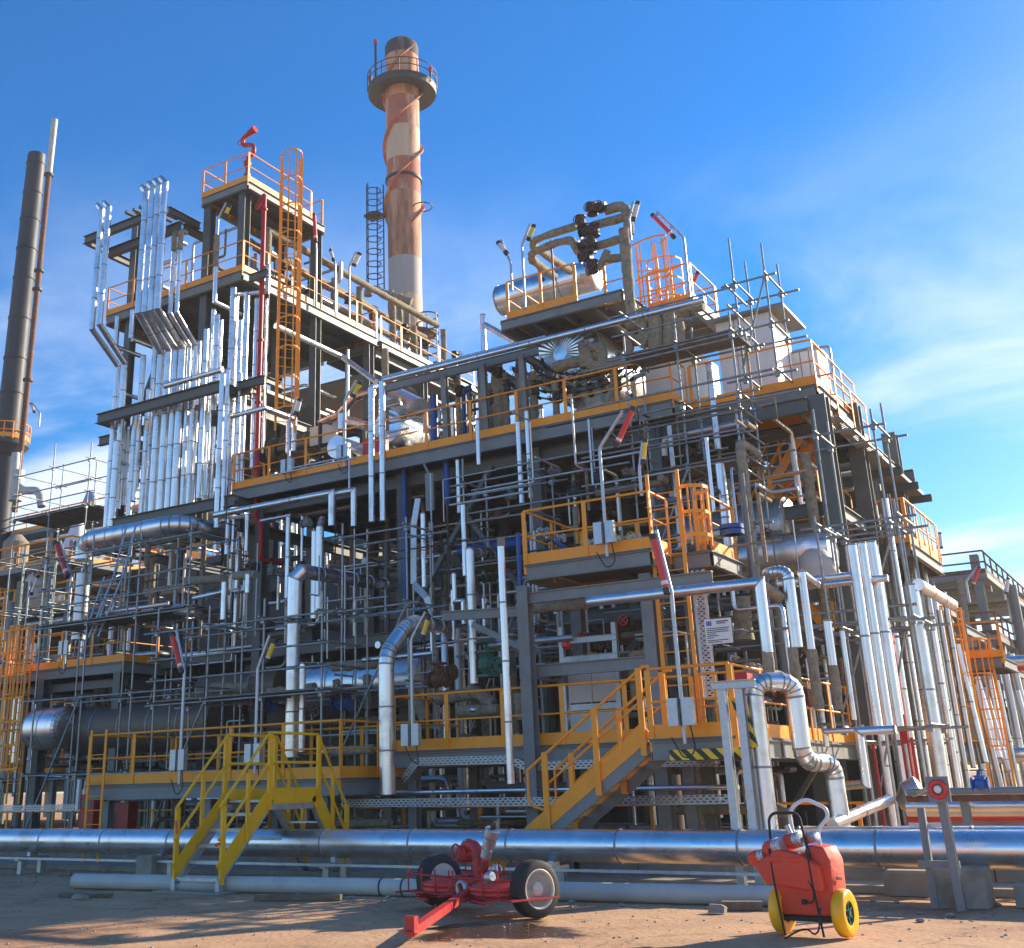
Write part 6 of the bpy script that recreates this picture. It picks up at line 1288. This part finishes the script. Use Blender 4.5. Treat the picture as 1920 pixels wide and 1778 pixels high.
# flank of the plant going back: side bays
for i, y in enumerate((36.5, 41, 46, 51, 56)):
    fr = frame('%s grey steel bay along the right flank going back' % ORD[i], [(-6.2, y, 0, 7.0-i*.35), (-9.5, y, 0, 7.0-i*.35)], [((-6.2, y, z), (-6.2, y+4.6, z), .3) for z in (2.6, 6.4-i*.35)]+[((-9.5, y, z), (-6.2, y, z), .3) for z in (2.6, 6.4-i*.35)], m='steel2')
    rr = random.Random(i)
    for k in range(5):
        yy = y+rr.uniform(0, 4); clad_pipe('%s silver riser of the %s flank bay' % (ORD[k], ORD[i]), [Vector((-5.9+rr.uniform(0, .3), yy, rr.uniform(0, 2))), Vector((-5.9, yy, rr.uniform(3.5, 6)))], rr.uniform(.06, .14), rr.choice(('clad', 'clad2')), n=10, sec=2.2, group='silver risers of the right flank')
# ================================================================== interior clutter: pipes, tubing, small valves in the shade
rr = random.Random(21)
REST = {}; NCL = [0]
WORD = {'clad2': 'dull silver', 'clad': 'bright silver', 'steel': 'grey green', 'steel2': 'mid grey', 'galv': 'galvanised', 'mud': 'muddy lagged', 'dark': 'dark', 'cladd': 'dark shaded'}
def clutter(n, X, Y, Z, lab, r0=.03, r1=.11, mats=('clad2', 'clad', 'steel', 'galv', 'mud', 'dark'), L=(1, 5), keep=.4):
    for i in range(n):
        p = Vector((rr.uniform(*X), rr.uniform(*Y), rr.uniform(*Z))); r = rr.uniform(r0, r1); pts = [p]; d = d0 = rr.choice((AX, AZ, AZ, AY))
        for k in range(rr.choice((1, 2, 2, 3))):
            s = rr.choice((-1, 1)); q = pts[-1]+d*s*rr.uniform(*L)*(.5 if d is AY else 1)
            q = Vector((min(max(q.x, X[0]), X[1]), min(max(q.y, Y[0]), Y[1]), min(max(q.z, Z[0]), Z[1])))
            if (q-pts[-1]).length < .3: break
            pts.append(q); d = rr.choice([e for e in (AX, AY, AZ) if e is not d])
        if len(pts) < 2: continue
        m = rr.choice(mats); P = arc(pts, r*2, 2) if len(pts) > 2 else pts
        if p.y < Y[0]+(Y[1]-Y[0])*keep and r > r0+(r1-r0)*.3 and NCL[0] < 240:
            NCL[0] += 1
            o = MB().tube(P, r*1.2 if m == 'mud' else r, 8).build('inner_pipe', m)
            u = (p.x-X[0])/(X[1]-X[0]); v = (p.z-Z[0])/(Z[1]-Z[0])
            w_ = '%s %s %s %s, %s %s' % ('thick' if r > r0+(r1-r0)*.65 else 'thin', WORD[m], {1: 'straight', 2: 'once bent', 3: 'twice bent'}.get(len(pts)-1, 'bent'), lab, ('low', 'mid height', 'high')[min(2, int(v*3))], ('left', 'centre left', 'centre right', 'right')[min(3, int(u*4))])
            tag(o, w_, 'pipe', w_)
        else: REST.setdefault(m, MB()).tube(P, r*1.2 if m == 'mud' else r, 6)
clutter(95, (-22, -10), (25.8, 34), (5.4, 9.6), 'pipe under the upper platform')
clutter(85, (-22, -9), (23.4, 33), (.3, 5.1), 'pipe behind the low platforms')
clutter(50, (-30, -22.5), (25.5, 34), (5.5, 12.5), 'pipe in the left tower base')
clutter(40, (-36, -23), (25, 34), (.3, 4.8), 'pipe behind the left vessel')
clutter(60, (-9.8, -6.4), (23, 33), (2.5, 9.4), 'pipe in the right corner bay', mats=('clad', 'clad2', 'galv', 'mud', 'steel2'))
clutter(55, (-22, -9.5), (26, 31), (10.3, 12.2), 'pipe on the upper platform', L=(.6, 2.5), mats=('clad', 'clad2', 'galv', 'mud', 'dark'))
clutter(45, (TX0+.6, TX1-.4), (25.8, 32), (TZ+.1, TZ+2.6), 'pipe on the tower platform', L=(.6, 2.5), mats=('mud', 'mud', 'galv', 'dark', 'clad2'))
clutter(25, (TX0+.6, TX1-.4), (27, 32), (12.8, TZ-.5), 'pipe in the upper tower', L=(1, 4), mats=('clad', 'clad2', 'steel'))
clutter(40, (-14, -6.3), (21.5, 24.8), (2.4, 8.5), 'tube right of centre', .02, .07, L=(.5, 2.5), mats=('clad', 'galv', 'steel2', 'mud'))
clutter(70, (-22, -6.6), (21.5, 25.0), (2.4, 9.6), 'instrument tube in front', .014, .03, L=(.6, 3), mats=('galv', 'galv', 'dark', 'clad2'))
clutter(60, (-9.8, -6.3), (21.5, 30), (2.4, 9.4), 'instrument tube at right', .014, .03, L=(.6, 2.5), mats=('galv', 'galv', 'mud', 'clad2'))
clutter(45, (-22, -16.5), (25.6, 29), (10.2, 12.4), 'pipe at upper platform left end', .03, .10, L=(.5, 1.8), mats=('dark', 'mud', 'dark', 'galv'))
clutter(60, (-29.5, -22.5), (24.9, 27), (.3, 9.5), 'tube in the tower foot', .02, .09, L=(.6, 3), mats=('dark', 'mud', 'galv', 'clad2', 'steel'))
clutter(55, (-22, -6.4), (20.2, 23.8), (.2, 1.7), 'pipe near the ground', .03, .09, L=(1, 4), mats=('clad2', 'galv', 'steel2', 'dark', 'mud'))
for m_, b_ in REST.items():
    b_.build('rear_pipework', m_, kind='stuff', label='dense %s pipework lost in the shade of the plant' % WORD[m_])
for i in range(90):
    x, y, z = rr.uniform(-22, -6.8), rr.uniform(22.8, 25.6), rr.uniform(1.2, 9)
    c_ = rr.choice(('dark', 'steel2', 'rust')); a_ = rr.choice((AX, AZ)); w_ = rr.choice((-AY, AZ)); u = (x+22)/15.2
    l_ = 'small %s valve in the shade, wheel %s, on %s pipe, %s, %s' % ({'dark': 'dark', 'steel2': 'grey', 'rust': 'rusty'}[c_], 'up' if w_ is AZ else 'out', 'an upright' if a_ is AZ else 'a level', ('low', 'mid height', 'high')[min(2, int((z-1.2)/2.6))], ('left', 'centre left', 'centre right', 'right')[min(3, int(u*4))])
    valve(l_, (x, y, z), a_, rr.uniform(.05, .09), c_, 'rust', w_, l_)
for i in range(16):
    y = 25.5+i*.62; z0 = rr.uniform(0, 2.2); z1 = rr.uniform(4, 8.2)
    clad_pipe('%s of the silver uprights on the right face, counted from the corner' % ORD[i], [Vector((-5.75+.2*(i % 2), y, z0)), Vector((-5.75+.2*(i % 2), y, z1))], rr.uniform(.05, .11), rr.choice(('clad', 'clad2')), n=10, sec=1.4, group='silver uprights on the right face')
print('objects', len(bpy.data.objects), 'tris~', sum(len(m.polygons)*2 for m in bpy.data.meshes))
# ================================================================== thin haze added to veil the plant like glare and lift shadows
hm = bpy.data.materials.new('haze_veil'); hm.use_nodes = True; ht = hm.node_tree; ht.nodes.clear()
ho = ht.nodes.new('ShaderNodeOutputMaterial'); hv = ht.nodes.new('ShaderNodeVolumePrincipled')
hv.inputs['Color'].default_value = (.95, .93, .90, 1); hv.inputs['Density'].default_value = 0.0006; hv.inputs['Anisotropy'].default_value = 0.15
ht.links.new(hv.outputs[0], ho.inputs['Volume'])
MB().box((-170, -60, -1.01), (120, 190, 64)).build('haze', hm, kind='stuff', label='thin haze added over the plant to veil it like glare and lift shadows')
